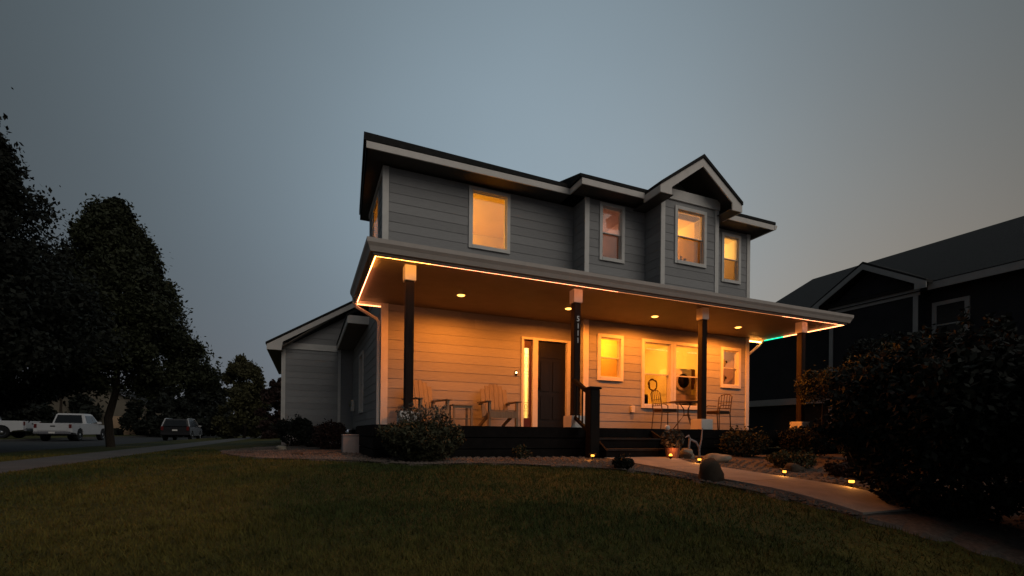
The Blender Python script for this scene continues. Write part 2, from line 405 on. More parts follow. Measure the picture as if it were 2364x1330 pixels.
def window(F, u0, u1, z0, z1, style='hung', glass='glass', mat_trim='trim', parent=house, low='glass_tint'):
    t = TR; i = (u0+t, u1-t, z0+t, z1-t)
    wn = MB(F)
    wn.box(u0, i[0], .0, .042, z0, z1).box(i[1], u1, .0, .042, z0, z1).box(i[0], i[1], .0, .045, i[3], z1).box(i[0], i[1], .0, .055, z0, i[2])
    win = wn.build('window', mat_trim, parent)
    f = MB(F); k = .014
    f.box(i[0]-.01, i[0]+k, -.11, .018, i[2], i[3]).box(i[1]-k, i[1]+.01, -.11, .018, i[2], i[3]).box(i[0]+k, i[1]-k, -.11, .016, i[3]-k, i[3]+.01).box(i[0]+k, i[1]-k, -.11, .016, i[2]-.01, i[2]+k)
    fo = f.build('frame', 'vinyl', win)
    g = (i[0]+k, i[1]-k, i[2]+k, i[3]-k); mid = (g[2]+g[3])/2
    def sash(a, b, p, q, c0, c1, r=.020):
        s = MB(F); s.box(a, a+r, c0, c1, p, q).box(b-r, b, c0, c1, p, q).box(a+r, b-r, c0, c1, q-r, q).box(a+r, b-r, c0, c1, p, p+r)
        so = s.build('sash', 'vinyl', win)
        cm = (c0+c1)/2
        return MB(F).box(a+r, b-r, cm-.004, cm+.004, p+r, q-r)
    if style == 'hung':
        sash(g[0], g[1], mid-.016, g[3], -.045, -.010).build('pane', glass, win)
        sash(g[0], g[1], g[2], mid+.016, -.088, -.052).build('pane', low, win)
    else:
        sash(g[0], g[1], g[2], g[3], -.06, -.02, .02).build('pane', glass, win)
    return win
def inner(u0, u1, z0, z1): return (u0+TR, u1-TR, z0+TR, z1-TR)

# openings (outer trim sizes)
w_up_a = (1.87, 2.88, 4.07, 5.46); w_b1 = (4.95, 5.69, 1.18, 2.30); w_b2 = (6.25, 7.24, .55, 2.29); w_b2b = (7.25, 8.24, .55, 2.29)
w_b3 = (8.88, 9.61, 1.18, 2.29); w_ub = (4.97, 5.69, 4.07, 5.46); w_ur = (8.87, 9.57, 4.06, 5.40); w_c = (6.72, 7.72, 4.06, 5.46)
door_op = (3.205, 4.545, 0.0, 2.17)
TOPU = 5.50
# front, recessed left part (A), lower and upper
wall(FA, 0, XS, -.05, SO, [door_op], .0, SO, ustart=.11)
wall(FA, 0, XS, SO+.05, TOPU, [inner(*w_up_a)], 2.92, TOPU, ustart=.11)
# front right part (B)
wall(FB, XS, W, -.05, SO, [inner(*w_b1), inner(*w_b2), inner(*w_b2b), inner(*w_b3)], .0, SO, ustart=XS+.11, uend=W-.09)
wall(FB, XS, XC0, SO+.05, TOPU, [inner(*w_ub)], 3.33, TOPU, ustart=XS+.09)
wall(FB, XC1, W, SO+.05, TOPU, [inner(*w_ur)], 3.33, TOPU, uend=W-.09)
# gable bay (C)
wall(FC, XC0, XC1, 3.1, 5.58, [inner(*w_c)], 3.33, 5.58, ustart=XC0+.09, uend=XC1-.09)
wall(FCL, YC, YB+.05, 3.1, 5.5, [], 3.33, 5.5, ustart=YC+.02)
wall(FCR, YC, YB+.05, 3.1, 5.5, [], 3.33, 5.5, ustart=YC+.02)
wall(FSTEP, YB, 0.05, -.05, SO, [], 0.0, SO, ustart=YB+.02)
wall(FSTEP, YB, 0.05, SO+.05, TOPU, [], 2.92, TOPU, ustart=YB+.02)
# side walls
w_s1 = (.70, 1.75, 4.05, 5.30); w_s2 = (3.55, 4.55, .42, 2.15)
wall(FL, 0, 2.45, SO+.05, TOPU, [inner(*w_s1)], 2.92, TOPU, ustart=.02)
wall(FL, 0, 7.0, -.05, SO+.05, [inner(*w_s2)], .0, SO+.05, ustart=.02)
MB().box(-.0, .9, 2.45, 2.57, SO+.05, TOPU).box(.9, 1.02, 2.57, 8.5, SO+.05, TOPU).box(.9, W, 8.4, 8.52, -.05, TOPU).box(W-.12, W-.001, YB, 8.5, -.05, TOPU).box(0, 1.0, 6.95, 7.0, -.05, SO+.05).build('wall', 'siding', house)
MB().box(-.03, W+.02, YB+.02, 8.4, -.75, -.05).box(-.03, .1, .02, 7.0, -.75, -.05).build('foundation', 'foundation', house)

for F, a, st_, gl in ((FA, w_up_a, 'fixed', 'glass'), (FB, w_b1, 'hung', 'glass'), (FB, w_b2, 'hung', 'glass'), (FB, w_b2b, 'hung', 'glass'), (FB, w_b3, 'hung', 'glass'),
                  (FB, w_ub, 'hung', 'glass'), (FB, w_ur, 'hung', 'glass'), (FC, w_c, 'hung', 'glass'), (FL, w_s1, 'fixed', 'glass'), (FL, w_s2, 'hung', 'glass')):
    if a is w_s1: continue
    window(F, *a, style=st_, glass=gl, low='glass_screen' if a[2] > 3 else 'glass_tint')
# side window with its cream blind drawn
_w = w_s1; _i = inner(*_w); wn = MB(FL)
wn.box(_w[0], _i[0], .0, .022, _w[2], _w[3]).box(_i[1], _w[1], .0, .022, _w[2], _w[3]).box(_i[0], _i[1], .0, .022, _i[3], _w[3]).box(_i[0], _i[1], .0, .03, _w[2], _i[2])
wo_ = wn.build('window', 'trim', house)
MB(FL).box(_i[0], _i[1], .006, .010, _i[2], _i[3]).build('pane', 'glass', wo_)
blind = bpy.data.materials.new('blind'); blind.use_nodes = True; _t = blind.node_tree; _t.nodes.clear()
_o = N(_t, 'ShaderNodeOutputMaterial'); _a = N(_t, 'ShaderNodeBsdfTranslucent'); _a.inputs[0].default_value = (.38, .31, .2, 1); _b = N(_t, 'ShaderNodeBsdfDiffuse'); _b.inputs[0].default_value = (.5, .44, .36, 1)
_x = N(_t, 'ShaderNodeMixShader'); _x.inputs[0].default_value = .35; _t.links.new(_a.outputs[0], _x.inputs[1]); _t.links.new(_b.outputs[0], _x.inputs[2]); _t.links.new(_x.outputs[0], _o.inputs[0])
MB(FL).box(_i[0], _i[1], -.012, -.010, _i[2], _i[3]).build('blind', blind, wo_)
# corner boards
def cboard(F, a0, a1, z0, z1, c=.032): MB(F).box(a0, a1, .0, c, z0, z1).build('corner_board', 'trim', house)
cboard(FA, -.032, .11, -.02, SO); cboard(FA, -.032, .10, 2.9, TOPU); cboard(FL, .0, .09, 2.9, TOPU, .030); cboard(FL, .0, .09, -.02, SO, .030)
cboard(FB, XS-.03, XS+.11, 0, SO); cboard(FB, XS-.03, XS+.09, 3.3, TOPU); cboard(FB, W-.09, W+.03, 0, SO); cboard(FB, W-.09, W+.03, 3.3, TOPU)
cboard(FC, XC0-.03, XC0+.09, 3.3, 5.58); cboard(FC, XC1-.09, XC1+.03, 3.3, 5.58)
MB(FL).box(.09, 2.45, .0, .034, 5.36, 5.49).build('frieze_board', 'trim', house)
MB(FC).box(XC0-.05, XC1+.05, -.5, .05, 5.58, 5.83).build('frieze_board', 'trim', house)
MB(FA).box(.0, .0, .0, .0, .0, .0)

# --- upper roofs
Z0, Z1 = 5.515, 5.65      # fascia bottom / top
XE, YE, YEB = -.42, -.49, -1.04
SL = .60
def slab_roof(name, eave, faces_top, zs, th=.07, parent=house):
    pass
RZ = Z1+.012; RT = .075
ridge_y = 4.0
H = (XE-.05+4.5, ridge_y, 8.20)
e0, e1 = (XE-.05, YE-.04), (4.45, YE-.04)
rv = [(e0[0], e0[1], RZ), (e1[0], e1[1], RZ), (e0[0], e0[1], RZ+.15), (e1[0], e1[1], RZ+RT), (4.45, ridge_y, H[2]), H,
      (-.22, 3.0, RZ), (-.22, 3.0, RZ+.12), (.5, 3.0, RZ), (.5, 3.0, RZ+.6), (.5, 8.9, RZ), (.5, 8.9, RZ+.1), (4.45, 8.9, RZ), (4.45, 8.9, RZ+.1)]
rf = [(0, 1, 3, 2), (2, 3, 4, 5), (0, 2, 7, 6), (2, 5, 9, 7), (6, 7, 9, 8), (8, 9, 11, 10), (9, 5, 11), (5, 4, 13, 11), (10, 11, 13, 12), (0, 6, 8, 10, 12, 1), (1, 12, 13, 4, 3)]
roof = MB().add(rv, rf).build('roof', 'roof', house)
xb0, xb1 = 4.14, 10.33; hb = 7.12
rv = [(xb0, YEB-.04, RZ), (xb1, YEB-.04, RZ), (xb0, YEB-.04, RZ+RT), (xb1, YEB-.04, RZ+RT), (xb0, ridge_y, hb), (xb1-5, ridge_y, hb), (xb1, 8.9, RZ), (xb1, 8.9, RZ+RT), (xb0, 8.9, RZ), (xb0, 8.9, RZ+RT)]
rf = [(0, 1, 3, 2), (2, 3, 5, 4), (1, 6, 7, 3), (3, 7, 5), (7, 9, 4, 5), (8, 9, 7, 6), (0, 2, 4, 9, 8), (0, 8, 6, 1)]
MB().add(rv, rf).build('roof', 'roof', house)
# gable roof of the bay
gx, gw, gz = 7.19, 1.27, 5.60; yf, yr = -1.63, .9; gs = .70; t_ = .075
gp = gz+gs*gw
poly = [(gx-gw, gz), (gx, gp), (gx+gw, gz), (gx+gw, gz+t_), (gx, gp+t_+.01), (gx-gw, gz+t_)]
MB().prism(poly, 1, yf-.03, yr).build('roof', 'roof', house)
# rake boards of the bay gable, eave fascias, soffits
rk = .17
for s in (-1, 1):
    pl = [(gx+s*(gw-.0), gz-.005), (gx, gp-.005), (gx, gp-.005-rk*1.15), (gx+s*(gw-.33), gz-.015+gs*.33-rk*1.25), (gx+s*(gw-.33), gz-rk), (gx+s*gw, gz-rk)]
    MB().prism(pl, 1, yf, yf+.03).build('rake_board', 'fascia', house)
    MB().box(min(gx+s*gw, gx+s*(gw-.03)), max(gx+s*gw, gx+s*(gw-.03)), yf+.03, YEB+.01, gz-rk, gz-.004).build('fascia', 'fascia', house)
    xa, xb_ = sorted((gx+s*(gw-.03), gx+s*(gw-.40)))
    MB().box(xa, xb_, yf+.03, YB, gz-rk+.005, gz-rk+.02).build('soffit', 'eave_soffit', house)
    # sloping soffit board under the rake
    q = [(gx+s*(gw-.03), gz-.03), (gx, gp-.03), (gx, gp-.045), (gx+s*(gw-.03), gz-.05)]
    MB().prism(q, 1, yf+.03, YC+.5).build('soffit', 'eave_soffit', house)
FC2 = Frame((0, YC+.5, 0), (1, 0, 0), (0, -1, 0))  # gable wall set back behind the bay face, shaped to deepen its shade
MB(FC2).add([(XC0, .0, 5.83), (XC1, .0, 5.83), (gx, .0, gp-.05), (XC0, -.1, 5.83), (XC1, -.1, 5.83), (gx, -.1, gp-.05)], [(0, 1, 2), (3, 5, 4), (0, 3, 4, 1), (1, 4, 5, 2), (2, 5, 3, 0)]).build('wall', 'siding', house)
for k in range(4):
    z = 5.84+k*EXPO; hw = (gp-.08-z)/gs; hw2 = max((gp-.08-z-EXPO)/gs, .02)
    if hw > .06:
        zt = min(z+EXPO, gp-.1)
        MB(FC2).hexa([(gx-min(hw, .87), 0, z), (gx+min(hw, .87), 0, z), (gx+min(hw, .87), .02, z), (gx-min(hw, .87), .02, z), (gx-min(hw2, .87), 0, zt), (gx+min(hw2, .87), 0, zt), (gx+min(hw2, .87), .006, zt), (gx-min(hw2, .87), .006, zt)]).build('siding_board', 'siding', house)
# fascias
fp = [(0, Z0), (.03, Z0), (.03, Z1), (0, Z1)]
gut = [(.03, Z0+.02), (.085, Z0+.02), (.13, Z0+.10), (.13, Z1), (.03, Z1)]
def fas(path, name='fascia', prof=fp, mt='fascia'): return MB().sweep(prof, path).build(name, mt, house)
fas([(XE, 3.0), (XE, YE), (4.22, YE)][1:]); fas([(4.22, YE), (4.22, YEB), (5.92, YEB)]); fas([(8.46, YEB), (10.26, YEB), (10.26, 1.5)])
# left eave narrows towards the back
MB().hexa([(XE, YE, Z0), (XE+.03, YE, Z0), (-.17, 2.97, Z0), (-.20, 2.97, Z0), (XE, YE, Z1), (XE+.03, YE, Z1), (-.17, 2.97, Z1), (-.20, 2.97, Z1)]).build('fascia', 'black', house)  # black where the front fascia is pale: shade put into its colour
MB().box(-.17, .9, 2.94, 2.97, Z0, Z1+.05).build('fascia', 'soffit', house)
MB().add([(XE, YE, Z0+.02), (XE+.14, YE-.001, Z0+.02), (XE+.14, YE-.001, Z0-.0), (XE, YE, Z0)], [(0, 1, 2, 3)])
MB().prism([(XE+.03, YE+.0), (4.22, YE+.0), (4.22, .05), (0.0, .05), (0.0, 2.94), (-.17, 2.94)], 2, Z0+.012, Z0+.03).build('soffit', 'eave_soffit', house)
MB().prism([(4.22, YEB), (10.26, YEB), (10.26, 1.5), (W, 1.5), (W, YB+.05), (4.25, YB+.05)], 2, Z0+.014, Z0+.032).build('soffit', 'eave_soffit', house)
MB().sweep(gut, [(10.26, YEB-.04), (10.26, 1.5)]).build('gutter', 'fascia', house)
# --- porch roof, gutter, soffit
pz = 2.775
a, b = -O_-.06, W+.52+.06; yF = -P_-.06
pv = [(a, yF, pz), (b, yF, pz), (a, .0, pz), (b, .0, pz), (2.3, 0, 3.50), (W-2.4, 0, 3.50), (a, yF, pz-.05), (b, yF, pz-.05), (a, 0, pz-.05), (b, 0, pz-.05)]
MB().add(pv, [(0, 1, 5, 4), (0, 4, 2), (1, 3, 5), (2, 4, 5, 3, 9, 8), (6, 8, 9, 7), (0, 6, 7, 1), (0, 2, 8, 6), (1, 7, 9, 3)]).build('porch_roof', 'roof', house)
XR = W+.52
pp = [(0, SO-.026), (.03, SO-.026), (.03, pz-.06), (0, pz-.06)]
for pth_ in ([(-O_, 0.0), (-O_, -P_), (XR, -P_), (XR, YB)],):
    MB().sweep(pp, pth_).build('fascia', 'gutter', house)
    pg = [(.03, SO+.0), (.075, SO+.0), (.10, SO+.07), (.13, SO+.12), (.13, SO+.185), (.118, SO+.185), (.118, SO+.13), (.03, SO+.13)]
    MB().sweep(pg, pth_).build('gutter', 'gutter', house)
MB().prism([(-O_, -P_), (XR, -P_), (XR, YB+.03), (XS+.1, YB+.03), (XS+.1, .03), (-O_, .03)], 2, SO+.003, SO+.03).build('porch_ceiling', 'soffit', house)
MB().box(-O_, -.034, 0.0, .03, SO-.09, pz-.06).build('fascia', 'fascia', house)
MB().box(W+.034, XR, YB, YB+.03, SO-.09, pz-.06).build('fascia', 'fascia', house)
# downspouts
def spout(pts): MB().tube(pts, .036, 6).build('downspout', 'trim', house)
spout([(-.585, -.02, 2.62), (-.585, -.02, 2.55), (-.54, -.0, 2.47), (-.12, .05, 2.27), (-.075, .06, 2.2), (-.075, .06, -.5)])
spout([(XR+.03, YB-.02, 2.62), (XR+.03, YB-.02, 2.55), (XR-.03, YB, 2.47), (W+.12, YB+.03, 2.2), (W+.07, YB+.04, 2.12), (W+.07, YB+.04, -.5)])
spout([(10.3, YB+.35, 5.5), (10.3, YB+.35, 5.38), (10.25, YB+.35, 5.30), (W+.12, YB+.1, 5.12), (W+.07, YB+.08, 5.04), (W+.07, YB+.08, 3.2)])
# --- lower left: eave and gabled garage wing
MB().box(-.5, 0.0, 2.45, 7.0, 2.66, 2.68).build('soffit', 'soffit', house)
MB().box(-.53, -.5, 2.45, 7.0, 2.64, 2.80).build('fascia', 'fascia', house)
MB().box(-.53, .02, 2.42, 2.45, 2.64, 2.84).build('fascia', 'fascia', house)
MB().add([(-.55, 2.40, 2.80), (-.55, 7, 2.80), (1.0, 7, 3.75), (1.0, 2.58, 3.75), (-.55, 2.40, 2.86), (-.55, 7, 2.86), (1.0, 7, 3.81), (1.0, 2.58, 3.81)], [(0, 3, 2, 1), (4, 5, 6, 7), (0, 4, 7, 3), (0, 1, 5, 4)]).build('roof', 'roof', house)
YG = 7.0; GX0, GX1 = -2.20, 2.8; gpk = (GX0+GX1)/2; GS = .62; GZ = 2.58
FG = Frame((0, YG, 0), (1, 0, 0), (0, -1, 0)); FGL = Frame((GX0, 0, 0), (0, 1, 0), (-1, 0, 0))
wall(FG, GX0, .02, -.05, GZ+.1, [], .0, GZ, ustart=GX0+.09, uend=-.49)
pk = GZ+GS*(gpk-GX0)
MB(FG).prism([(GX0, GZ), (GX1, GZ), (gpk, pk)], 1, -.12, -.001).build('wall', 'siding', house)
for k in range(8):
    z = GZ+.2+k*EXPO; x0 = GX0+(z-GZ)/GS+.02; x1_ = GX0+(z+EXPO-GZ)/GS+.02
    if x0 < .3: MB(FG).hexa([(x0, 0, z), (.8, 0, z), (.8, .02, z), (x0, .02, z), (x1_, 0, z+EXPO), (.8, 0, z+EXPO), (.8, .006, z+EXPO), (x1_, .006, z+EXPO)]).build('siding_board', 'siding', house)
wall(FGL, YG, 13.5, -.05, GZ, [], .0, GZ, ustart=YG+.03)
MB().box(GX0-.01, -.40, YG+.01, 13.5, -.78, -.05).build('foundation', 'foundation', house)
cboard(FG, GX0-.03, GX0+.09, -.05, GZ); cboard(FG, -.49, -.40, -.05, GZ)
MB(FG).box(GX0-.03, -.40, 0, .04, GZ, GZ+.2).build('frieze_board', 'trim', house)
gl, yy0 = GX0-.44, YG-.40
zl = GZ+.04
MB().prism([(gl, zl-.0), (gpk, zl+GS*(gpk-gl)), (gpk, zl+GS*(gpk-gl)-.18), (GX0+.02, zl+GS*(GX0-gl)-.16), (GX0-.02, zl-.16), (gl, zl-.16)], 1, yy0, yy0+.03).build('rake_board', 'fascia', house)
MB().prism([(gl-.03, zl+.004), (gpk, zl+.004+GS*(gpk-gl)), (GX1+.4, zl), (GX1+.4, zl+.06), (gpk, zl+.07+GS*(gpk-gl)), (gl-.03, zl+.065)], 1, yy0-.03, 14).build('roof', 'roof', house)
MB().box(gl, gl+.03, yy0+.03, 14, zl-.16, zl).build('fascia', 'fascia', house)
MB().box(gl+.03, GX0, yy0+.03, 14, zl-.155, zl-.14).build('soffit', 'soffit', house)
MB().prism([(GX0, zl-.02), (gpk, zl+GS*(gpk-gl)-.03), (gpk, zl+GS*(gpk-gl)-.05), (GX0, zl-.04)], 1, yy0+.03, YG).build('soffit', 'soffit', house)

# --- door and sidelight
dr = MB(FA)
dr.box(3.205, 3.265, -.1, .05, 0, 2.17).box(4.43, 4.545, -.1, .05, 0, 2.17).box(3.265, 4.43, -.1, .05, 2.12, 2.17).box(3.50, 3.635, -.1, .045, 0, 2.12)
dr.build('door_frame', 'trim', house)
MB(FA).box(3.265, 4.43, -.1, .06, 0, .03).build('threshold', 'metal', house)
door = MB(FA).box(3.635, 4.43, -.085, -.04, .03, 2.12).build('door', 'door', house)
for (a0, a1, z0, z1) in ((3.74, 3.99, .22, .78), (4.07, 4.32, .22, .78), (3.74, 3.99, .9, 1.62), (4.07, 4.32, .9, 1.62)):
    MB(FA).box(a0, a1, -.04, -.026, z0, z1).build('panel', 'door', door, bevel=.01)
MB(FA).prism([(3.74, 1.72), (4.32, 1.72), (4.32, 1.92), (4.2, 1.99), (4.03, 2.02), (3.86, 1.99), (3.74, 1.92)], 1, -.04, -.026).build('panel', 'door', door)
hd = MB(FA); hd.box(3.69, 3.73, -.04, -.01, .93, 1.20).tube([(3.71, -.02, 1.16), (3.71, .03, 1.13), (3.71, .03, 1.0), (3.71, -.02, .97)], .009, 6); hd.build('handle', 'black', door)
sl = MB(FA); sl.box(3.265, 3.295, -.085, -.03, .03, 2.12).box(3.44, 3.50, -.085, -.03, .03, 2.12).box(3.295, 3.44, -.085, -.03, .03, .25).box(3.295, 3.44, -.085, -.03, 1.93, 2.12)
side = sl.build('sidelight', 'sidelite', house)
MB(FA).box(3.295, 3.44, -.065, -.055, .25, 1.93).build('pane', 'glass', side)
cm_ = MB(FA)
for a_ in (3.325, 3.41): cm_.box(a_-.0035, a_+.0035, -.054, -.046, .25, 1.93)
for z_ in (.42, .62, 1.30, 1.37, 1.78): cm_.box(3.295, 3.44, -.0535, -.0465, z_-.004, z_+.004)
for zc in (.52, 1.5, 1.65):
    for k in range(8):
        t0, t1 = k*math.pi/4, (k+1)*math.pi/4
        cm_.tube([(3.3675+.035*math.cos(t0), -.05, zc+.06*math.sin(t0)), (3.3675+.035*math.cos(t1), -.05, zc+.06*math.sin(t1))], .004, 4)
cm_.build('lead_came', 'iron', side)

# --- posts, deck, steps, railing
PY = -2.52
PX = (.07, 3.21, 6.34, 9.42)
post0 = None
for i, px in enumerate(PX):
    po = MB().box(px-.068, px+.068, PY-.068, PY+.068, .22, 2.36).build('porch_post', 'post', house, bevel=.008)
    MB().box(px-.092, px+.092, PY-.092, PY+.092, 2.35, SO).build('capital', 'trim', po, bevel=.006)
    MB().box(px-.16, px+.16, PY-.16, PY+.16, 0.0, .225).build('plinth', 'trim', po, bevel=.008)
    if i == 1: post_no = po
def digit(ch, x, z, h, parent):
    cu = bpy.data.curves.new('digit', 'FONT'); cu.body = ch; cu.size = h*1.38; cu.extrude = .006; cu.align_x = 'CENTER'; cu.offset = .0015
    ob = bpy.data.objects.new('house_number', cu); COL.objects.link(ob)
    dg = bpy.context.evaluated_depsgraph_get(); me = bpy.data.meshes.new_from_object(ob.evaluated_get(dg)); bpy.data.objects.remove(ob)
    o = link('house_number', me, 'metal', parent); o.rotation_euler = (R(90), 0, 0); o.location = (x, PY-.075, z); return o
for k, ch in enumerate('5111'): digit(ch, 3.215, 2.06-k*.135-.06, .10, post_no)
n_pl = 20; pw = 2.80/n_pl
plank0 = None
for k in range(n_pl):
    y0 = -2.82+k*pw; x1_ = 10.32
    yb1 = y0+pw-.006
    MB().box(-.50, x1_, y0, yb1, -.035, 0.0).build('deck_board', 'deck', house)
MB().box(-.48, 10.3, -2.79, 0, -.20, -.036).build('deck_frame', 'deck', house)
for k in range(3):
    MB().box(-.50, 10.32, -2.845+.004*(k % 2), -2.82, -.185-k*.19, -.012-k*.19).build('skirt_board', 'deck', house)
for k in range(3): MB().box(-.525, -.50, -2.82, -.02, -.185-k*.19, -.012-k*.19).build('skirt_board', 'deck', house)
for k in range(2):
    z = -.185*(k+1); y1 = -2.845-.30*k
    MB().box(3.28, 4.72, y1-.33, y1-.005, z-.035, z).build('step_tread', 'tread', house, bevel=.006)
    MB().box(3.30, 4.70, y1-.30, y1-.27, -.62, z-.036).build('step_riser', 'deck', house)
for x0 in (3.25, 4.71): MB().prism([(-2.85, -.04), (-3.2, -.2), (-3.52, -.40), (-3.52, -.62), (-2.85, -.62)], 0, x0, x0+.04).build('step_stringer', 'deck', house)
rail = MB().box(3.03, 3.22, -3.36, -3.19, -.58, .66).build('newel_post', 'black', house, bevel=.01)
MB().box(3.005, 3.245, -3.385, -3.165, .66, .70).build('cap', 'black', rail, bevel=.012)
MB().hexa([(3.09, -3.2, .55), (3.16, -3.2, .55), (3.16, -2.6, .86), (3.09, -2.6, .86), (3.09, -3.2, .62), (3.16, -3.2, .62), (3.16, -2.6, .93), (3.09, -2.6, .93)]).build('handrail', 'black', rail)
MB().hexa([(3.1, -3.2, -.12), (3.15, -3.2, -.12), (3.15, -2.6, .19), (3.1, -2.6, .19), (3.1, -3.2, -.06), (3.15, -3.2, -.06), (3.15, -2.6, .25), (3.1, -2.6, .25)]).build('bottom_rail', 'black', rail)
for k in range(4):
    y = -2.70-k*.115; zz = .52*(-y-2.6)
    MB().box(3.115, 3.137, y-.011, y+.011, .20-zz, .89-zz).build('baluster', 'black', rail)

# --- rooms behind the windows
def room(x0, x1, y0, y1, z0, z1, material, left=True):
    mbr = MB(); mbr.add([(x0,y0,z0),(x1,y0,z0),(x1,y1,z0),(x0,y1,z0),(x0,y0,z1),(x1,y0,z1),(x1,y1,z1),(x0,y1,z1)], [(0,1,2,3),(4,7,6,5),(1,5,6,2),(2,6,7,3)]+([(3,7,4,0)] if left else []))
    return mbr.build('room_interior', material, house)
room(.13, 4.4, .125, 2.44, 3.55, 5.46, 'room', False); room(4.72, 6.1, YB+.125, 2.2, 3.55, 5.46, 'room_pink'); room(6.46, 7.98, YC+.125, 2.0, 3.6, 5.55, 'room'); room(8.25, 9.76, YB+.125, 2.2, 3.55, 5.46, 'room_white')
room(4.72, 5.95, YB+.125, 1.6, .0, 2.57, 'room'); room(6.0, 8.62, YB+.125, 2.4, .0, 2.57, 'room_white'); room(8.68, 9.76, YB+.125, 2.0, .0, 2.57, 'room_pink'); room(2.9, 4.57, .125, 2.0, .0, 2.57, 'room_white')
room(.13, 2.8, 3.0, 5.5, .0, 2.57, 'room_pink')
AMB = (1.0, .48, .07)
lampmat = emis('lamp_globe', (1.0, .55, .18), 6)
def ceiling_lamp(x, y, z, watts, label, col_=AMB):
    t = thing('ceiling_lamp', label, 'lamp', (x, y, z), group='lamps inside the lit rooms')
    MB().lathe([(.08, 0), (.08, -.02), (.05, -.03)], 14).build('canopy', 'metal', t)
    MB().lathe([(.05, -.03), (.12, -.06), (.13, -.09), (.09, -.13), (.02, -.145)], 14).build('shade', lampmat, t, smooth=True)
    ld = bpy.data.lights.new('bulb', 'POINT'); ld.energy = watts; ld.color = col_; ld.shadow_soft_size = .12
    lo = bpy.data.objects.new('bulb', ld); COL.objects.link(lo); lo.parent = t; lo.location = (0, 0, -.30)
ceiling_lamp(.9, 1.6, 5.455, 170, 'ceiling lamp inside the upstairs room with the single pane front window')
ceiling_lamp(5.4, .9, 5.455, 11, 'ceiling lamp inside the dim pink room beside the gabled bay', (1, .52, .34))
ceiling_lamp(7.3, .8, 5.545, 85, 'ceiling lamp inside the gabled bay room', (1, .50, .12))
ceiling_lamp(9.1, .9, 5.455, 65, 'ceiling lamp inside the room behind the narrow upper end window', (1, .52, .16))
ceiling_lamp(5.3, .6, 2.565, 60, 'ceiling lamp inside the room behind the small porch window', (1, .36, .02))
ceiling_lamp(7.0, 1.0, 2.565, 110, 'ceiling lamp inside the laundry room behind the double porch window', (1, .40, .04))
ceiling_lamp(9.2, .9, 2.565, 30, 'ceiling lamp inside the dim room behind the end porch window', (1, .55, .22))
ceiling_lamp(3.7, 1.0, 2.565, 170, 'ceiling lamp inside the hall behind the front door', (1, .62, .22))

# ------------------------------------------------------------------ porch lights
can_lens = emis('downlight_lens', (1.0, .45, .08), 5)
CAN = (1.0, .255, .025)
for (x, y, e, lab) in ((1.32, -1.30, 235, 'recessed ceiling light nearest the corner downspout'), (3.74, -1.31, 225, 'recessed ceiling light over the front door beside the numbered post'),
                       (5.87, -1.54, 250, 'recessed ceiling light between the small and the double porch windows'), (8.47, -1.53, 310, 'recessed ceiling light nearest the far end of the porch')):
    t = thing('recessed_light', lab, 'light', (x, y, SO), group='recessed lights in the porch ceiling')
    MB().lathe([(.078, .002), (.100, -.001), (.104, -.008), (.080, -.010)], 20).build('trim_ring', 'white_plastic', t)
    MB().lathe([(.0755, -.004), (.0758, -.012), (.05, -.024), (.01, -.028)], 20).build('lens', can_lens, t)
    ld = bpy.data.lights.new('bulb', 'SPOT'); ld.energy = e; ld.color = CAN; ld.spot_size = R(178); ld.spot_blend = .35; ld.shadow_soft_size = .06
    lo = bpy.data.objects.new('bulb', ld); COL.objects.link(lo); lo.parent = t; lo.location = (0, 0, -.045)
# LED strips on the inner face of the fascia
LED = {'amber': emis('led_amber', (1.0, .36, .06), 44), 'salmon': emis('led_salmon', (1.0, .30, .12), 17), 'dim': emis('led_dim', (1.0, .32, .10), 2.6), 'green': emis('led_green', (.0, .42, .20), 6), 'peach': emis('led_peach', (1.0, .34, .12), 7)}
def led_strip(label, segs):
    t = thing('led_strip_light', label, 'light strip', (0, 0, SO-.55+.55), group='light strips under the porch eaves'); t['_off'] = (0, 0, SO)
    for (p0, p1, nrm, c) in segs:
        p0, p1, nrm = Vector(p0), Vector(p1), Vector(nrm); L = (p1-p0).length; d = (p1-p0)/L; n = max(2, int(L/.034)); bm_ = MB()
        tp = MB(); q0, q1 = p0-Vector((0, 0, .011)), p1-Vector((0, 0, .011)); u = nrm*.004; zz = Vector((0, 0, .022))
        tp.hexa([q0, q1, q1+u, q0+u, q0+zz, q1+zz, q1+u+zz, q0+u+zz]); tp.build('tape', 'white_plastic', t)
        for k in range(n):
            c0 = p0+d*(L*(k+.5)/n)+nrm*.004; e = .011; a_ = d*e; h = Vector((0, 0, e)); o_ = nrm*.010
            bm_.hexa([c0-a_-h, c0+a_-h, c0+a_-h+o_, c0-a_-h+o_, c0-a_+h, c0+a_+h, c0+a_+h+o_, c0-a_+h+o_])
        tag(bm_.build('led_beads', LED[c], t), None, None, kind='stuff')
zl_ = SO-.034
led_strip('long light strip under the front edge of the porch roof', [((-O_, -P_+.002, zl_), (.35, -P_+.002, zl_), (0, 1, 0), 'amber'), ((.35, -P_+.002, zl_), (3.9, -P_+.002, zl_), (0, 1, 0), 'salmon'),
          ((3.9, -P_+.002, zl_), (8.3, -P_+.002, zl_), (0, 1, 0), 'dim'), ((8.3, -P_+.002, zl_), (XR, -P_+.002, zl_), (0, 1, 0), 'salmon')])
led_strip('light strip along the short downspout end of the porch roof', [((-O_+.002, -P_, zl_), (-O_+.002, -2.2, zl_), (1, 0, 0), 'amber'), ((-O_+.002, -2.2, zl_), (-O_+.002, -.02, zl_), (1, 0, 0), 'salmon'),
          ((-O_, -.002, zl_-.045), (-.04, -.002, zl_-.045), (0, -1, 0), 'peach')])
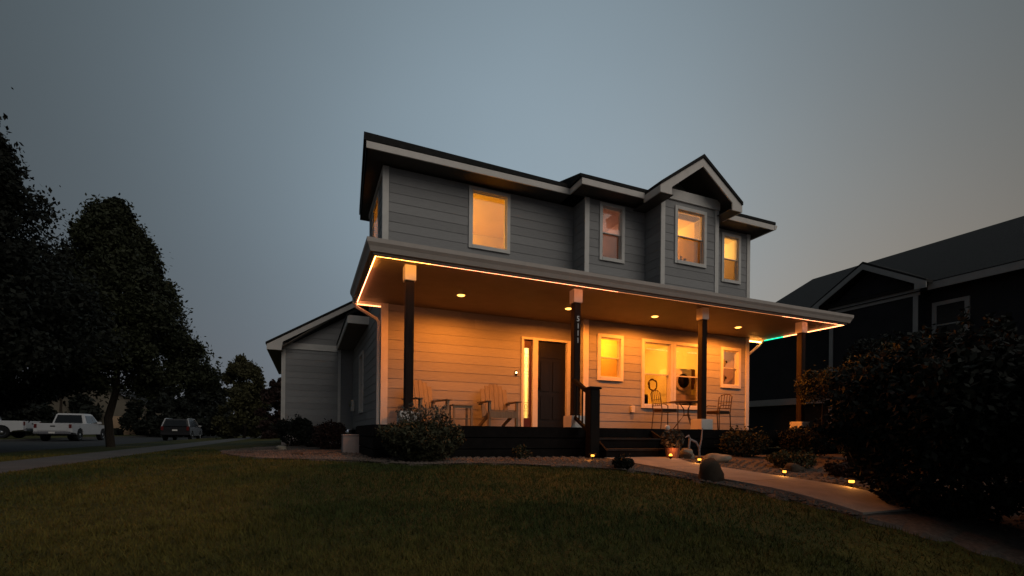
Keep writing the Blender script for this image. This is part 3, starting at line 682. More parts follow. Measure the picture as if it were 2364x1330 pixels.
led_strip('light strip with a green stretch along the far end of the porch roof', [((XR-.002, -P_, zl_), (XR-.002, -1.28, zl_), (-1, 0, 0), 'peach'), ((XR-.002, -1.28, zl_), (XR-.002, -.68, zl_), (-1, 0, 0), 'green'),
          ((XR, YB-.002, zl_-.03), (W+.04, YB-.002, zl_-.03), (0, -1, 0), 'amber')])
# doorbell
t = thing('doorbell', 'small glowing doorbell beside the front door sidelight', 'doorbell', (3.07, -.02, 1.30))
MB().box(-.025, .025, -.022, .0, -.06, .06).build('body', 'black', t, bevel=.006)
MB().lathe([(.016, -.004), (.016, .004), (.008, .007)], 12).build('button', emis('doorbell_glow', (1, .68, .25), 25), t)
t.children[1].rotation_euler = (R(90), 0, 0); t.children[1].location = (0, -.025, .01)
# outlet cover
t = thing('outlet_cover', 'white weatherproof outlet cover low on the siding by the double window', 'outlet', (5.96, YB-.02, .43))
MB().box(-.05, .05, -.05, .0, 0, .16).build('box', 'white_plastic', t, bevel=.008)
MB().box(-.055, .055, -.07, -.05, -.005, .165).build('lid', 'white_plastic', t, bevel=.008)

# ------------------------------------------------------------------ porch furniture
def adirondack(label, loc, rz):
    t = thing('adirondack_chair', label, 'chair', loc, rz, 'adirondack chairs on the porch')
    for k in range(6):
        x = -.255+k*.102; top = [.86, .94, .98, .98, .94, .86][k]
        MB().hexa([(x-.046, .28, .22), (x+.046, .28, .22), (x+.046, .305, .22), (x-.046, .305, .22), (x-.046*1.05, .28+.2*top, top), (x+.046*1.05, .28+.2*top, top), (x+.046*1.05, .305+.2*top, top), (x-.046*1.05, .305+.2*top, top)]).build('back_slat', 'wood_tan', t)
    for k in range(5):
        y = -.26+k*.112; z = .37-.03*k
        MB().box(-.27, .27, y, y+.095, z-.02, z).build('seat_slat', 'wood_tan', t)
    for s in (-1, 1):
        MB().box(s*.33-.07, s*.33+.07, -.33, .40, .535, .558).build('armrest', 'wood_tan', t, bevel=.008)
        MB().box(s*.30-.022, s*.30+.022, -.30, -.21, 0, .534).build('leg', 'wood_tan', t)
        MB().hexa([(s*.275-.012, -.28, .28), (s*.275+.012, -.28, .28), (s*.275+.012, .62, 0), (s*.275-.012, .62, 0), (s*.275-.012, -.28, .37), (s*.275+.012, -.28, .37), (s*.275+.012, .66, .06), (s*.275-.012, .66, .06)]).build('leg', 'wood_tan', t)
    MB().box(-.30, .30, -.325, -.302, .20, .335).build('apron', 'wood_tan', t)
    MB().box(-.36, .36, .375, .40, .50, .53).build('back_brace', 'wood_tan', t)
    return t
adirondack('tan slatted adirondack chair beside the front door sidelight', (2.36, -.78, 0), R(-4))
adirondack('tan slatted adirondack chair behind the wispy shrub by the corner post', (.80, -.80, 0), R(14))
t = thing('side_table', 'small slatted wooden side table between the two adirondack chairs', 'table', (1.54, -.62, 0))
for k in range(4): MB().box(-.22, .22, -.2+k*.102, -.2+k*.102+.09, .45, .472).build('slat', 'wood_tan', t)
for sx in (-1, 1):
    for sy in (-1, 1): MB().box(sx*.19-.02, sx*.19+.02, sy*.165-.02, sy*.165+.02, 0, .449).build('leg', 'wood_tan', t)
MB().box(-.17, .17, -.14, .14, .17, .19).build('shelf', 'wood_tan', t); MB().box(-.2, .2, -.18, -.165, .40, .448).build('apron', 'wood_tan', t)

t = thing('bistro_table', 'round iron bistro table between the two bistro chairs', 'table', (6.92, -1.45, 0))
MB().lathe([(.40, .655), (.405, .665), (.405, .675), (.39, .685), (.02, .685)], 28).build('table_top', 'iron', t)
for k in range(3):
    a = k*2*math.pi/3+.4
    MB().tube([(math.cos(a)*q, math.sin(a)*q, z) for q, z in ((.34, .0), (.30, .03), (.16, .22), (.06, .36), (.07, .50), (.17, .655))], .013, 6).build('leg', 'iron', t)
MB().lathe([(.075, .34), (.085, .345), (.085, .365), (.075, .37)], 16).build('ring', 'iron', t)
MB().lathe([(.11, .60), (.12, .605), (.12, .62), (.11, .625)], 16).build('ring', 'iron', t)
def bistro_chair(label, loc, rz):
    t = thing('bistro_chair', label, 'chair', loc, rz, 'bistro chairs on the porch')
    for sx in (-1, 1):
        MB().tube([(sx*.21, -.20, 0), (sx*.205, -.20, .42), (sx*.205, -.20, .58), (sx*.21, -.12, .62), (sx*.21, .19, .62)], .013, 6).build('leg', 'iron', t)
        MB().tube([(sx*.19, .24, 0), (sx*.19, .20, .42), (sx*.19, .27, .85), (sx*.12, .285, .90)], .013, 6).build('leg', 'iron', t)
    MB().tube([(-.13, .285, .90), (0, .29, .915), (.13, .285, .90)], .013, 6).build('top_rail', 'iron', t)
    for z, y in ((.56, .235), (.70, .253)): MB().tube([(-.19, y, z), (.19, y, z)], .010, 6).build('back_rail', 'iron', t)
    for k in range(4): MB().tube([(-.12+k*.08, .235, .56), (-.12+k*.08, .285, .90)], .008, 5).build('back_bar', 'iron', t)
    MB().box(-.205, .205, -.205, .205, .41, .428).build('seat', 'iron', t, bevel=.006)
    c = thing('seat_cushion', label.replace('iron bistro chair', 'brown cushion on the iron bistro chair'), 'cushion', (loc[0], loc[1], loc[2]+.428), rz, 'bistro chair cushions')
    MB().box(-.20, .20, -.20, .20, .0, .06).build('pad', 'cushion', c, bevel=.02)
bistro_chair('iron bistro chair nearer the front steps', (6.30, -1.42, 0), R(82))
bistro_chair('iron bistro chair partly behind the porch post', (7.96, -1.40, 0), R(-86))
# ------------------------------------------------------------------ things seen through the windows
t = thing('washing_machine', 'white front loading washer seen through the double porch window', 'washer', (8.02, .12, 0))
MB().box(-.34, .34, -.33, .33, 0, .98).box(-.34, .34, -.2, .33, .985, 1.70).build('cabinet', 'white_plastic', t, bevel=.02)
MB().box(-.33, .33, -.34, -.33, .82, .95).build('control_panel', 'vinyl', t)
mbd = MB(lambda x, y, z: (x, -.335-z, 1.30+y)); mbd.lathe([(.27, -.1), (.27, -.13+.12+.02), (.22, .03)], 28); 
MB(lambda x, y, z: (x, -.21-z, 1.36+y)).lathe([(.27, 0), (.27, .03), (.20, .045), (.20, .02)], 28).build('door_ring', 'vinyl', t)
MB(lambda x, y, z: (x, -.255-z, 1.36+y)).lathe([(.195, -.03), (.19, .0), (.10, .03), (.02, .04)], 24).build('door_glass', 'black', t, smooth=True)
t = thing('towel', 'brown towel hanging beside the washer inside the porch window', 'towel', (8.44, .0, 1.30))
MB().box(-.10, .10, -.03, .03, 0, .42).box(-.06, .05, -.05, .02, -.15, .1).build('cloth', 'brown_wood', t, bevel=.02)
t = thing('basket', 'dark woven basket standing inside the double porch window', 'basket', (6.56, YB+.42, .60))
bk = MB()
for sx in (-1, 1): bk.box(sx*.16-.012, sx*.16+.012, -.1, .1, 0, .30)
for k in range(3): bk.box(-.16, .16, -.1, -.085, .02+k*.12, .09+k*.12)
for k in range(5): bk.box(-.15+k*.07, -.12+k*.07, -.098, -.088, 0, .30)
bk.box(-.17, .17, -.1, .1, 0, .08); bk.build('body', 'black', t)
t = thing('window_table', 'narrow console table carrying the basket inside the porch window', 'table', (6.62, YB+.42, 0))
MB().box(-.30, .30, -.15, .15, .57, .60).build('table_top', 'brown_wood', t)
for sx in (-1, 1):
    for sy in (-1, 1): MB().box(sx*.27-.02, sx*.27+.02, sy*.12-.02, sy*.12+.02, 0, .569).build('leg', 'brown_wood', t)
t = thing('wreath', 'twig wreath hanging behind the left sash of the double window', 'wreath', (6.86, YB+.30, 1.02))
wr = MB()
for q in range(3):
    wr.tube([(.13*math.cos(a)*(1+.12*math.sin(3*a+q)), .015*math.sin(5*a+q), .16+.15*math.sin(a)*(1+.1*math.cos(2*a+q))) for a in np.linspace(0, 2*math.pi, 22)], .014, 5, cap=False)
wr.build('twigs', 'brown_wood', t)
t = thing('photo_card', 'small white card standing behind the bistro table in the window', 'card', (7.55, YB+.26, .62))
MB().hexa([(-.10, 0, 0), (.10, 0, 0), (.10, .012, 0), (-.10, .012, 0), (-.10, .04, .14), (.10, .04, .14), (.10, .052, .14), (-.10, .052, .14)]).build('card', 'white_plastic', t)
MB().box(-.03, .03, .03, .12, 0, .01).build('stand', 'white_plastic', t)
t = thing('console_shelf', 'shelf behind the right sash that carries a small white card', 'shelf', (7.6, YB+.30, .58))
MB().box(-.30, .30, -.12, .14, .0, .036).build('board', 'brown_wood', t)
MB().box(-.28, -.24, -.1, .1, -.58, -.001).box(.24, .28, -.1, .1, -.58, -.001).build('support', 'brown_wood', t)
for (x, z, lab) in ((9.22, 1.86, 'upper grey hanging ornament inside the end porch window'), (9.20, 1.42, 'lower grey hanging ornament inside the end porch window')):
    t = thing('hanging_ornament', lab, 'ornament', (x, YB+.22, z), group='ornaments in the end porch window')
    MB().lathe([(.01, .17), (.05, .13), (.085, .05), (.07, -.02), (.03, -.09), (.01, -.16)], 12).build('body', 'stone_pale', t, smooth=True)
    MB().lathe([(.03, .0), (.045, .03), (.02, .07)], 8, (.05, -.05, .03)).build('wing', 'black', t, smooth=True)
for k, (x, r, h, c, lab) in enumerate(((7.02, .045, .16, 'brown_wood', 'dark vase on the sill of the gabled bay window, first of three'), (7.16, .03, .20, 'white_plastic', 'white candle between two dark vases on the bay window sill'), (7.28, .045, .15, 'brown_wood', 'dark vase on the bay window sill right of the candle'))):
    t = thing('vase' if k != 1 else 'candle', lab, 'vase' if k != 1 else 'candle', (x, YC+.25, 4.17))
    MB().lathe([(r*.7, 0), (r, h*.4), (r*.7, h*.8), (r*.8, h)], 12).build('body', c, t, smooth=True)
t = thing('window_shelf', 'shelf behind the gabled bay window carrying the vases', 'shelf', (7.2, YC+.27, 4.13))
MB().box(-.45, .45, -.1, .12, 0, .04).build('board', 'brown_wood', t)

# ------------------------------------------------------------------ plants
def in_blob(n, c, r, squash=1.0, hollow=.35):
    d = rng.normal(size=(n, 3)); d /= np.linalg.norm(d, axis=1)[:, None]
    rad = rng.uniform(hollow, 1, (n, 1))**.6
    return np.array(c)+d*rad*np.array(r)
def shrub(name, label, loc, r, h, n, leafm, size, clumps=14, cat='shrub', group=None, up=.3):
    t = thing(name, label, cat, loc, 0, group)
    P = []
    for k in range(clumps):
        a = rng.uniform(0, 2*math.pi); q = r*math.sqrt(rng.uniform(0, 1))*.72
        hz = h*(.35+.4*math.sqrt(max(0, 1-(q/r)**2))*rng.uniform(.7, 1.1))
        P.append(in_blob(n//clumps, (q*math.cos(a), q*math.sin(a), hz), (r*.38, r*.38, h*.30)))
    P.append(in_blob(n//3, (0, 0, h*.42), (r*.85, r*.85, h*.45), hollow=.6))
    for k in range(int(clumps*1.6)):
        a = rng.uniform(0, 2*math.pi); el = rng.uniform(.1, 1.45); d = np.array((math.cos(a)*math.cos(el), math.sin(a)*math.cos(el), math.sin(el)))
        s0 = d*np.array((r, r, h*.62))*rng.uniform(.7, .9)+np.array((0, 0, h*.3)); L = r*rng.uniform(.18, .42); tt = rng.uniform(0, 1, (max(8, n//260), 1))
        P.append(s0+tt*L*(d+np.array((0, 0, .35)))+rng.normal(size=(len(tt), 3))*size*(1.2-tt*.7))
    P = np.concatenate(P); P = P[P[:, 2] > .01]
    leaves('foliage', P, size, leafm, t, up=up)
    st = MB()
    for k in range(7):
        a = k*2*math.pi/7; st.tube([(.03*math.cos(a), .03*math.sin(a), -.03), (r*.3*math.cos(a), r*.3*math.sin(a), h*.4), (r*.5*math.cos(a+.3), r*.5*math.sin(a+.3), h*.75)], [.018, .012, .005], 5)
    st.build('stems', 'bark', t); return t
def G(x, y): return (x, y, zgf(x, y)+.01)
shrub('shrub', 'large rounded green shrub in front of the dark porch skirt', G(.10, -3.42), .62, .58, 9000, 'leaf_shrub', .035, 22)
def wisp(label, loc, r, h, n):
    t = thing('wispy_plant', label, 'plant', loc); P = []; st = MB()
    for k in range(n):
        a = rng.uniform(0, 2*math.pi); q = r*math.sqrt(rng.uniform(0, 1)); hh = h*rng.uniform(.6, 1.05)*(1-.25*q/r)
        b0 = (q*.3*math.cos(a), q*.3*math.sin(a), 0); b1 = (q*.75*math.cos(a), q*.75*math.sin(a), hh*.6); b2 = (q*math.cos(a)*1.1, q*math.sin(a)*1.1, hh)
        st.tube([b0, b1, b2], [.006, .004, .003], 4)
        for _ in range(26):
            s_ = rng.uniform(.25, 1); p = np.array(b0)*(1-s_)+np.array(b2)*s_ if s_ < .6 else np.array(b1)+(np.array(b2)-np.array(b1))*(s_-.6)/.4
            P.append(p+rng.normal(size=3)*.022)
    st.build('stems', 'leaf_sage', t); leaves('foliage', P, .032, 'leaf_sage', t, up=1.2); return t
wisp('wispy grey sage plant rising above the rounded shrub at the corner post', G(.20, -3.08), .46, .98, 85)
shrub('shrub', 'dark low shrub against the garage wing beside the concrete block', G(-.95, 1.6), .48, .62, 3500, 'leaf_red', .04, 12)
shrub('shrub', 'spiky dark shrub in front of the garage wall', G(-1.75, 5.2), .55, .85, 3500, 'leaf_dark', .05, 10)
shrub('shrub', 'small dark shrub left of the spiky shrub by the garage corner', G(-1.25, 3.6), .45, .5, 2500, 'leaf_dark', .05, 10)
shrub('small_plant', 'tiny leafy plant in the gravel before the porch skirt', G(1.75, -3.3), .16, .22, 400, 'leaf_shrub', .03, 6, cat='plant')
shrub('small_plant', 'low grassy plant on the lawn side of the path', G(2.62, -4.85), .16, .18, 500, 'leaf_dark', .035, 6, cat='plant')
shrub('shrub', 'olive shrub before the porch skirt right of the steps', G(6.55, -3.4), .52, .50, 3500, 'leaf_shrub', .035, 12)
shrub('shrub', 'dim shrub at the far corner of the porch', G(8.3, -3.5), .6, .62, 3500, 'leaf_dark', .04, 12)
shrub('shrub', 'broad low shrub beside the far porch corner and the neighbour', G(10.9, -2.9), .9, .8, 5000, 'leaf_dark', .045, 14)
shrub('low_plant', 'low spreading plant beside the path near the bright path light', G(5.6, -5.2), .38, .26, 2200, 'leaf_olive', .03, 10, cat='plant')
shrub('low_plant', 'dry reddish ground plant right of the path under the big shrub', G(5.4, -6.2), .36, .22, 2000, 'leaf_red', .03, 10, cat='plant')
big = 'tall shrubs closing the right side'
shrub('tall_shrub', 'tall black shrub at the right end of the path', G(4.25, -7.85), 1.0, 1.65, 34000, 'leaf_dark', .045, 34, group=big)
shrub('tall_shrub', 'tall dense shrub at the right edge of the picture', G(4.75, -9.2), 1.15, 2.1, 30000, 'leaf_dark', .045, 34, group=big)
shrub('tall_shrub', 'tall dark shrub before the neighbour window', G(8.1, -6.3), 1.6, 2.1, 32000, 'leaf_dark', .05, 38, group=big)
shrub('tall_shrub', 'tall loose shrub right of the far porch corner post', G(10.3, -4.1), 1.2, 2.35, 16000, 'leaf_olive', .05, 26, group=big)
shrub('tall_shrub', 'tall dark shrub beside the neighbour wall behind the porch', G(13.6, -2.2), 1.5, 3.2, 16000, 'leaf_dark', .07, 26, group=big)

def limb(mb_, p0, p1, r0, r1, n=5, wob=.025):
    p0, p1 = Vector(p0), Vector(p1); pts = []; L = (p1-p0).length
    for i in range(n): pts.append(p0.lerp(p1, i/(n-1))+Vector(rng.normal(size=3)*L*wob*(0 < i < n-1)))
    mb_.tube(pts, [r0+(r1-r0)*i/(n-1) for i in range(n)], 7)
def tree(name, label, loc, H_, prof, n, leafm, size, trunk_r, clumps=60, cat='tree', group=None, bare=.12, crr=.2):
    """prof: list of (height fraction, radius) of the crown"""
    t = thing(name, label, cat, loc, 0, group); hs = [p[0] for p in prof]; rs = [p[1] for p in prof]
    tr = MB(); limb(tr, (0, 0, -.2), (rng.normal()*.1, rng.normal()*.1, H_*.88), trunk_r, trunk_r*.12, 8, .007)
    P = []
    for k in range(clumps):
        f = hs[0]+(hs[-1]-hs[0])*rng.uniform(0, 1)**.9; rr = float(np.interp(f, hs, rs)); a = rng.uniform(0, 2*math.pi); q = rr*math.sqrt(rng.uniform(.12, 1))*.86
        c = np.array((q*math.cos(a), q*math.sin(a), f*H_)); cr = H_*crr*rng.uniform(.28, .70)*(.45+.55*rr/max(rs))
        P.append(in_blob(int(n/clumps*.72), c, (cr, cr, cr*.85), hollow=.1)); P.append(c+rng.normal(size=(int(n/clumps*.28), 3))*cr*np.array((.5, .5, .5)))
        if k % 3 == 0: limb(tr, (0, 0, max(bare*H_, f*H_-q*.7)), tuple(c), trunk_r*.22, trunk_r*.05, 4)
    tr.build('trunk', 'bark', t); leaves('crown', np.concatenate(P), size, leafm, t, up=.2); return t
g = 'trees along the side street'
tree('street_tree', 'broad round headed street tree with dark trunk by the sidewalk', G(-8.1, 11.8), 9.0, [(.24, 2.6), (.28, 3.7), (.36, 3.55), (.5, 2.75), (.66, 2.0), (.8, 1.35), (.92, .7), (1.0, .15)], 150000, 'leaf', .085, .15, 320, group=g, crr=.125, bare=.24)
tree('street_tree', 'tall dark tree cut by the left edge of the picture', (-10.4, 6.6, -.75), 11.0, [(.2, 3.2), (.26, 4.2), (.42, 3.9), (.5, 3.2), (.62, 2.4), (.72, 1.7), (.85, 1.0), (1.0, .2)], 150000, 'leaf_dark', .08, .16, 320, group=g, crr=.12, bare=.2)
tree('street_tree', 'small two topped green tree beyond the garage wing', (-6.0, 33, -.78), 6.3, [(.04, 1.6), (.2, 2.3), (.5, 2.0), (.8, 1.5), (1, .6)], 24000, 'leaf_olive', .15, .13, 70, group=g, crr=.17)
tree('small_tree', 'low reddish tree against the corner of the garage wing', (-3.3, 27, -.78), 4.2, [(.05, 1.3), (.3, 1.7), (.7, 1.3), (1, .4)], 14000, 'leaf_red', .14, .1, 50, group=g, crr=.2)
tree('street_tree', 'lower dark tree filling the gap between the two big street trees', (-12.6, 14.5, -.8), 7.2, [(.2, 1.6), (.3, 2.6), (.5, 2.3), (.75, 1.5), (1, .3)], 60000, 'leaf_dark', .09, .13, 140, group=g, crr=.15, bare=.2)
far_g = 'distant trees across the street'
for k, (x, y, h, rr) in enumerate(((-13, 62, 6.5, 3.6), (-20, 70, 7.5, 4.5), (-27, 60, 8, 4.6), (-36, 58, 8.5, 4.8), (-47, 60, 9, 5), (-7.5, 66, 6.5, 3.4), (-60, 55, 9, 5.2), (-3, 74, 6.2, 3.4), (-24, 40, 5, 2.4), (-31, 66, 8, 5), (-17, 82, 8, 5.2), (-43, 50, 7, 4.6))):
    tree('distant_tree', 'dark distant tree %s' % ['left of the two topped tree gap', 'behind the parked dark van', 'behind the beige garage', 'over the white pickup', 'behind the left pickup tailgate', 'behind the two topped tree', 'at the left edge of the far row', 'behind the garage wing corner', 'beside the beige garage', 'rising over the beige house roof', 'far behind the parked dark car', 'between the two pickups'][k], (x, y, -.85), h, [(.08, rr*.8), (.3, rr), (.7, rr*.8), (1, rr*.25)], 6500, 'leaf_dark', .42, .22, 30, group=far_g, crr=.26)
for k, (x, y, h, rr, lab) in enumerate(((-27.5, 47, 4.2, 3.6, 'dark bushy tree left of the beige house'), (-18.2, 56, 3.8, 3.4, 'dark bushy tree between the garage door and the parked car'), (-14.2, 52, 3.6, 3.0, 'dark bushy tree directly behind the parked car'),
        (-9.3, 50, 3.6, 3.0, 'dark bushy tree right of the parked car'), (-36, 46, 4.6, 4.2, 'dark bushy tree behind the side on pickup'), (-23.5, 46.5, 2.6, 2.0, 'dark hedge like tree beside the street tree trunk'))):
    tree('bushy_tree', lab, (x, y, -.85), h, [(.02, rr*.9), (.3, rr), (.7, rr*.8), (1, rr*.3)], 6000, 'leaf_dark', .32, .12, 36, group='bushy trees across the street', crr=.3)
# small standard tree at the far porch post
t = tree('small_tree', 'small round headed ornamental tree before the far porch post', G(9.15, -3.15), 1.95, [(.68, .35), (.8, .5), (.95, .35)], 3600, 'leaf_shrub', .04, .028, 14, bare=.6, crr=.2)

# grass: short mown blades, thinning with distance
def grass():
    out = []
    C0 = np.array([-1.463, -10.481])
    for (d0, d1, dens) in ((1.6, 4.2, 4200), (4.2, 7, 1900), (7, 11, 700), (11, 17, 220)):
        area = (R(112)/2)*(d1**2-d0**2); n = int(area*dens)
        th = R(90)-YAW+rng.uniform(-R(56), R(56), n); d = np.sqrt(rng.uniform(d0**2, d1**2, n))
        p = C0+np.stack([np.cos(th)*d, np.sin(th)*d], 1); out.append(np.c_[p, d])
    p = np.concatenate(out)
    ex = np.array([[e.x, e.y] for e in E1])
    # keep lawn side of the bed edge
    keep = np.ones(len(p), bool)
    for lo in range(0, len(p), 20000):
        q = p[lo:lo+20000, :2]; dd = ((q[:, None, :]-ex[None])**2).sum(2); j = np.clip(dd.argmin(1), 1, len(ex)-2)
        tg = ex[j+1]-ex[j-1]; rel = q-ex[j]; side_ = tg[:, 0]*rel[:, 1]-tg[:, 1]*rel[:, 0]
        keep[lo:lo+20000] = side_ < -.01*np.linalg.norm(tg, axis=1)
    keep &= ~((p[:, 0] > -6.6) & (p[:, 0] < -5.25)) & (p[:, 0] > -8.9)
    p = p[keep]; n = len(p); z = zg(p[:, 0], p[:, 1])
    clump = np.sin(p[:, 0]*3.1+np.sin(p[:, 1]*2.3)*2)*np.sin(p[:, 1]*2.7+1)*.25+1
    h = rng.uniform(.018, .042, n)*clump*np.where(p[:, 2] > 7, 1.2, 1); wd = rng.uniform(.0018, .0032, n)*(1+p[:, 2]*.18)
    a = rng.uniform(0, 2*math.pi, n); ln = rng.normal(0, .016, (n, 2))
    dx, dy = np.cos(a)*wd, np.sin(a)*wd
    V = np.stack([np.c_[p[:, 0]-dx, p[:, 1]-dy, z-.004], np.c_[p[:, 0]+dx, p[:, 1]+dy, z-.004], np.c_[p[:, 0]+ln[:, 0], p[:, 1]+ln[:, 1], z+h]], 1).reshape(-1, 3)
    me = bpy.data.meshes.new('grass'); me.vertices.add(3*n); me.vertices.foreach_set('co', V.ravel().astype(np.float32))
    me.loops.add(3*n); me.loops.foreach_set('vertex_index', np.arange(3*n, dtype=np.int32))
    me.polygons.add(n); me.polygons.foreach_set('loop_start', np.arange(n, dtype=np.int32)*3)
    me.update(calc_edges=True); me.validate()
    o = link('grass', me, 'blade'); tag(o, 'short mown grass of the front lawn', 'grass', kind='stuff')
grass()
# pebbles on the bed
def pebbles():
    V = []; F_ = []; octa = np.array([(1, 0, 0), (0, 1, 0), (-1, 0, 0), (0, -1, 0), (0, 0, .7), (0, 0, -.7)]); of = [(0, 1, 4), (1, 2, 4), (2, 3, 4), (3, 0, 4), (1, 0, 5), (2, 1, 5), (3, 2, 5), (0, 3, 5)]
    n = 9000; k = 0
    while k < n:
        i = random.randrange(0, nb-1); t = random.random()**1.6*.55; p = E1[i].lerp(E1[i+1], random.random()).lerp(E2[i], t)
        if 3.15 < p.x < 4.32 and p.y < -3.3: k += 1; continue
        if p.x > -.5 and p.y > -2.75: k += 1; continue
        s = random.uniform(.012, .034); a = random.uniform(0, 6.3); c, s_ = math.cos(a), math.sin(a); z = zgf(p.x, p.y)+.026
        o = len(V)
        for q in octa:
            x, y = q[0]*s*random.uniform(.8, 1.4), q[1]*s; V.append((p.x+x*c-y*s_, p.y+x*s_+y*c, z+q[2]*s)) 
        F_ += [tuple(j+o for j in f) for f in of]; k += 1
    me = bpy.data.meshes.new('pebbles'); me.from_pydata(V, [], F_); o = link('pebbles', me, 'pebble'); tag(o, 'loose pebbles covering the garden bed', 'pebbles', kind='stuff')
pebbles()
def boulder(label, loc, r, sq=(1, 1, .85), m_='stone', name='boulder'):
    import bmesh
    bm = bmesh.new(); bmesh.ops.create_icosphere(bm, subdivisions=3, radius=1)
    ph = rng.uniform(0, 6, 6)
    for v in bm.verts:
        c = v.co; k = 1+.16*math.sin(2.3*c.x+ph[0])*math.sin(2.1*c.y+ph[1])+.12*math.sin(4.1*c.z+ph[2]+c.x*2)+.06*math.sin(7*c.y+ph[3]+3*c.x)
        v.co = Vector((c.x*sq[0], c.y*sq[1], c.z*sq[2]))*r*k
    me = bpy.data.meshes.new(name); bm.to_mesh(me); bm.free()
    for p in me.polygons: p.use_smooth = True
    o = link(name, me, m_); o.location = (loc[0], loc[1], loc[2]+r*sq[2]*.55); o.rotation_euler = (0, 0, rng.uniform(0, 6)); return tag(o, label, 'rock')
boulder('dark round boulder on the lawn edge of the path', G(3.02, -6.05), .14, (1, 1, 1.3))
boulder('flat grey boulder right of the path past the second path light', G(5.05, -4.2), .17, (1.3, 1, .6), 'stone_pale')
boulder('small brown stone in the bed right of the path', G(5.15, -5.55), .12, (1.2, 1, .7))
boulder('small dark stone in the gravel left of the concrete block', G(-1.6, -.9), .07, (1.3, 1, .6))
boulder('square pale stone at the back edge of the gravel bed', G(-2.0, 2.2), .13, (1.3, 1, .6), 'stone_pale')
boulder('pale rock at the foot of the driftwood ornament', G(5.05, -3.45), .16, (1.5, 1, .7), 'stone_pale')
boulder('low brown rock beside the driftwood ornament', G(4.88, -3.6), .10, (1.3, 1, .7))

# ------------------------------------------------------------------ garden things
bulb = emis('path_light_bulb', (1.0, .34, .04), 4.5)
for (x, y, s, lab) in ((2.86, -3.70, 1.0, 'glowing path light left of the front steps by the newel'), (4.36, -4.50, 1.0, 'glowing path light on the path edge near the driftwood ornament'),
                    (4.34, -6.02, .8, 'small pale path light half way along the path'), (4.36, -6.86, 1.1, 'brightest path light at the right end of the path')):
    t = thing('path_light', lab, 'light', (x, y, zgf(x, y)+.02), group='solar path lights along the garden path')
    MB().lathe([(.012, -.06), (.012, .05), (.03, .055), (.05, .06)], 10).build('stake', 'black', t)
    MB().lathe([(.024*s, .062), (.028*s, .075), (.024*s, .092)], 14).build('bulb', bulb, t)
    MB().lathe([(.065, .094), (.068, .10), (.045, .112), (.01, .118)], 16).build('cap', 'black', t)
    ld = bpy.data.lights.new('glow', 'POINT'); ld.energy = 1.3*s; ld.color = (1, .38, .07); ld.shadow_soft_size = .03
    lo = bpy.data.objects.new('glow', ld); COL.objects.link(lo); lo.parent = t; lo.location = (-.09, -.06, .075)
# lit flower pot beside the steps
t = thing('potted_plant', 'potted plant with orange lit leaves beside the right of the steps', 'potted plant', G(4.50, -3.72))
MB().lathe([(.07, 0), (.10, .02), (.13, .20), (.14, .21), (.12, .22), (.11, .20)], 16).build('pot', 'terracotta', t)
Pp = in_blob(700, (0, 0, .36), (.2, .2, .18)); leaves('foliage', Pp, .05, 'leaf_sage', t)
st_ = MB()
for k in range(8): st_.tube([(0, 0, .2), (.05*math.cos(k), .05*math.sin(k), .35), (.16*math.cos(k), .16*math.sin(k), .48)], .006, 4)
st_.build('stems', 'leaf_dark', t)
t = thing('spot_stake_light', 'small flame coloured stake light shining up at the potted plant', 'light', G(4.30, -3.90))
MB().lathe([(.01, -.05), (.012, .04), (.03, .05), (.034, .085), (.030, .086)], 12).build('housing', 'black', t)
MB().lathe([(.028, .087), (.030, .10), (.012, .125)], 12).build('bulb', bulb, t)
ld = bpy.data.lights.new('glow', 'POINT'); ld.energy = 1.5; ld.color = (1, .33, .10); ld.shadow_soft_size = .03
lo = bpy.data.objects.new('glow', ld); COL.objects.link(lo); lo.parent = t; lo.location = (.06, .0, .19)
t = thing('garden_globe', 'pale round garden globe on a stake above the potted plant', 'ornament', G(4.78, -3.25))
MB().lathe([(.012, -.05), (.010, .50)], 8).build('stake', 'black', t)
MB().lathe([(.012, .50), (.04, .515), (.055, .555), (.04, .595), (.012, .61)], 16).build('globe', 'white_plastic', t, smooth=True)
t = thing('driftwood_ornament', 'pale forked driftwood ornament with upright stake on the rock pile', 'ornament', G(5.2, -3.52))
dw = MB()
dw.tube([(-.15, 0, 0), (-.14, .0, .22), (-.10, .02, .36), (-.14, .01, .42), (-.24, .0, .38)], [.022, .018, .02, .016, .006], 7)
dw.tube([(-.12, .02, .36), (.02, .0, .30), (.12, .02, .20), (.14, .02, 0)], [.022, .022, .018, .016], 7); dw.build('branches', 'driftwood', t)
MB().tube([(.13, .02, .15), (.16, .0, .36), (.2, .02, .56)], [.016, .014, .009], 7).build('tail_branch', 'driftwood', t)
# concrete block / utility box by the corner
t = thing('utility_box', 'pale square utility box on the gravel at the porch corner', 'box', G(-.66, -.55))
MB().box(-.16, .16, -.2, .2, -.05, .34).build('cabinet', 'foundation', t, bevel=.01)
MB().box(-.17, .17, -.21, .21, .34, .37).build('lid', 'foundation', t, bevel=.01)
t = thing('window_well', 'pale concrete window well wall at the corner of the porch', 'wall', G(-.30, -.15))
MB().box(-.2, .25, -.08, .08, -.05, .46).build('wall_block', 'foundation', t, bevel=.01)
MB().box(-.21, .26, -.09, .09, .46, .49).build('coping', 'foundation', t, bevel=.01)
# wall lantern-less meter on the side wall
t = thing('utility_meter', 'small pale meter box on the side wall near the garage wing', 'meter', (-.03, 6.1, .55))
MB().box(-.10, .0, -.14, .14, 0, .36).build('box', 'white_plastic', t, bevel=.01)
MB(lambda x, y, z: (-.1-z, y, .22+x)).lathe([(.09, 0), (.09, .05), (.05, .07)], 14).build('dial', 'glass_frost', t)

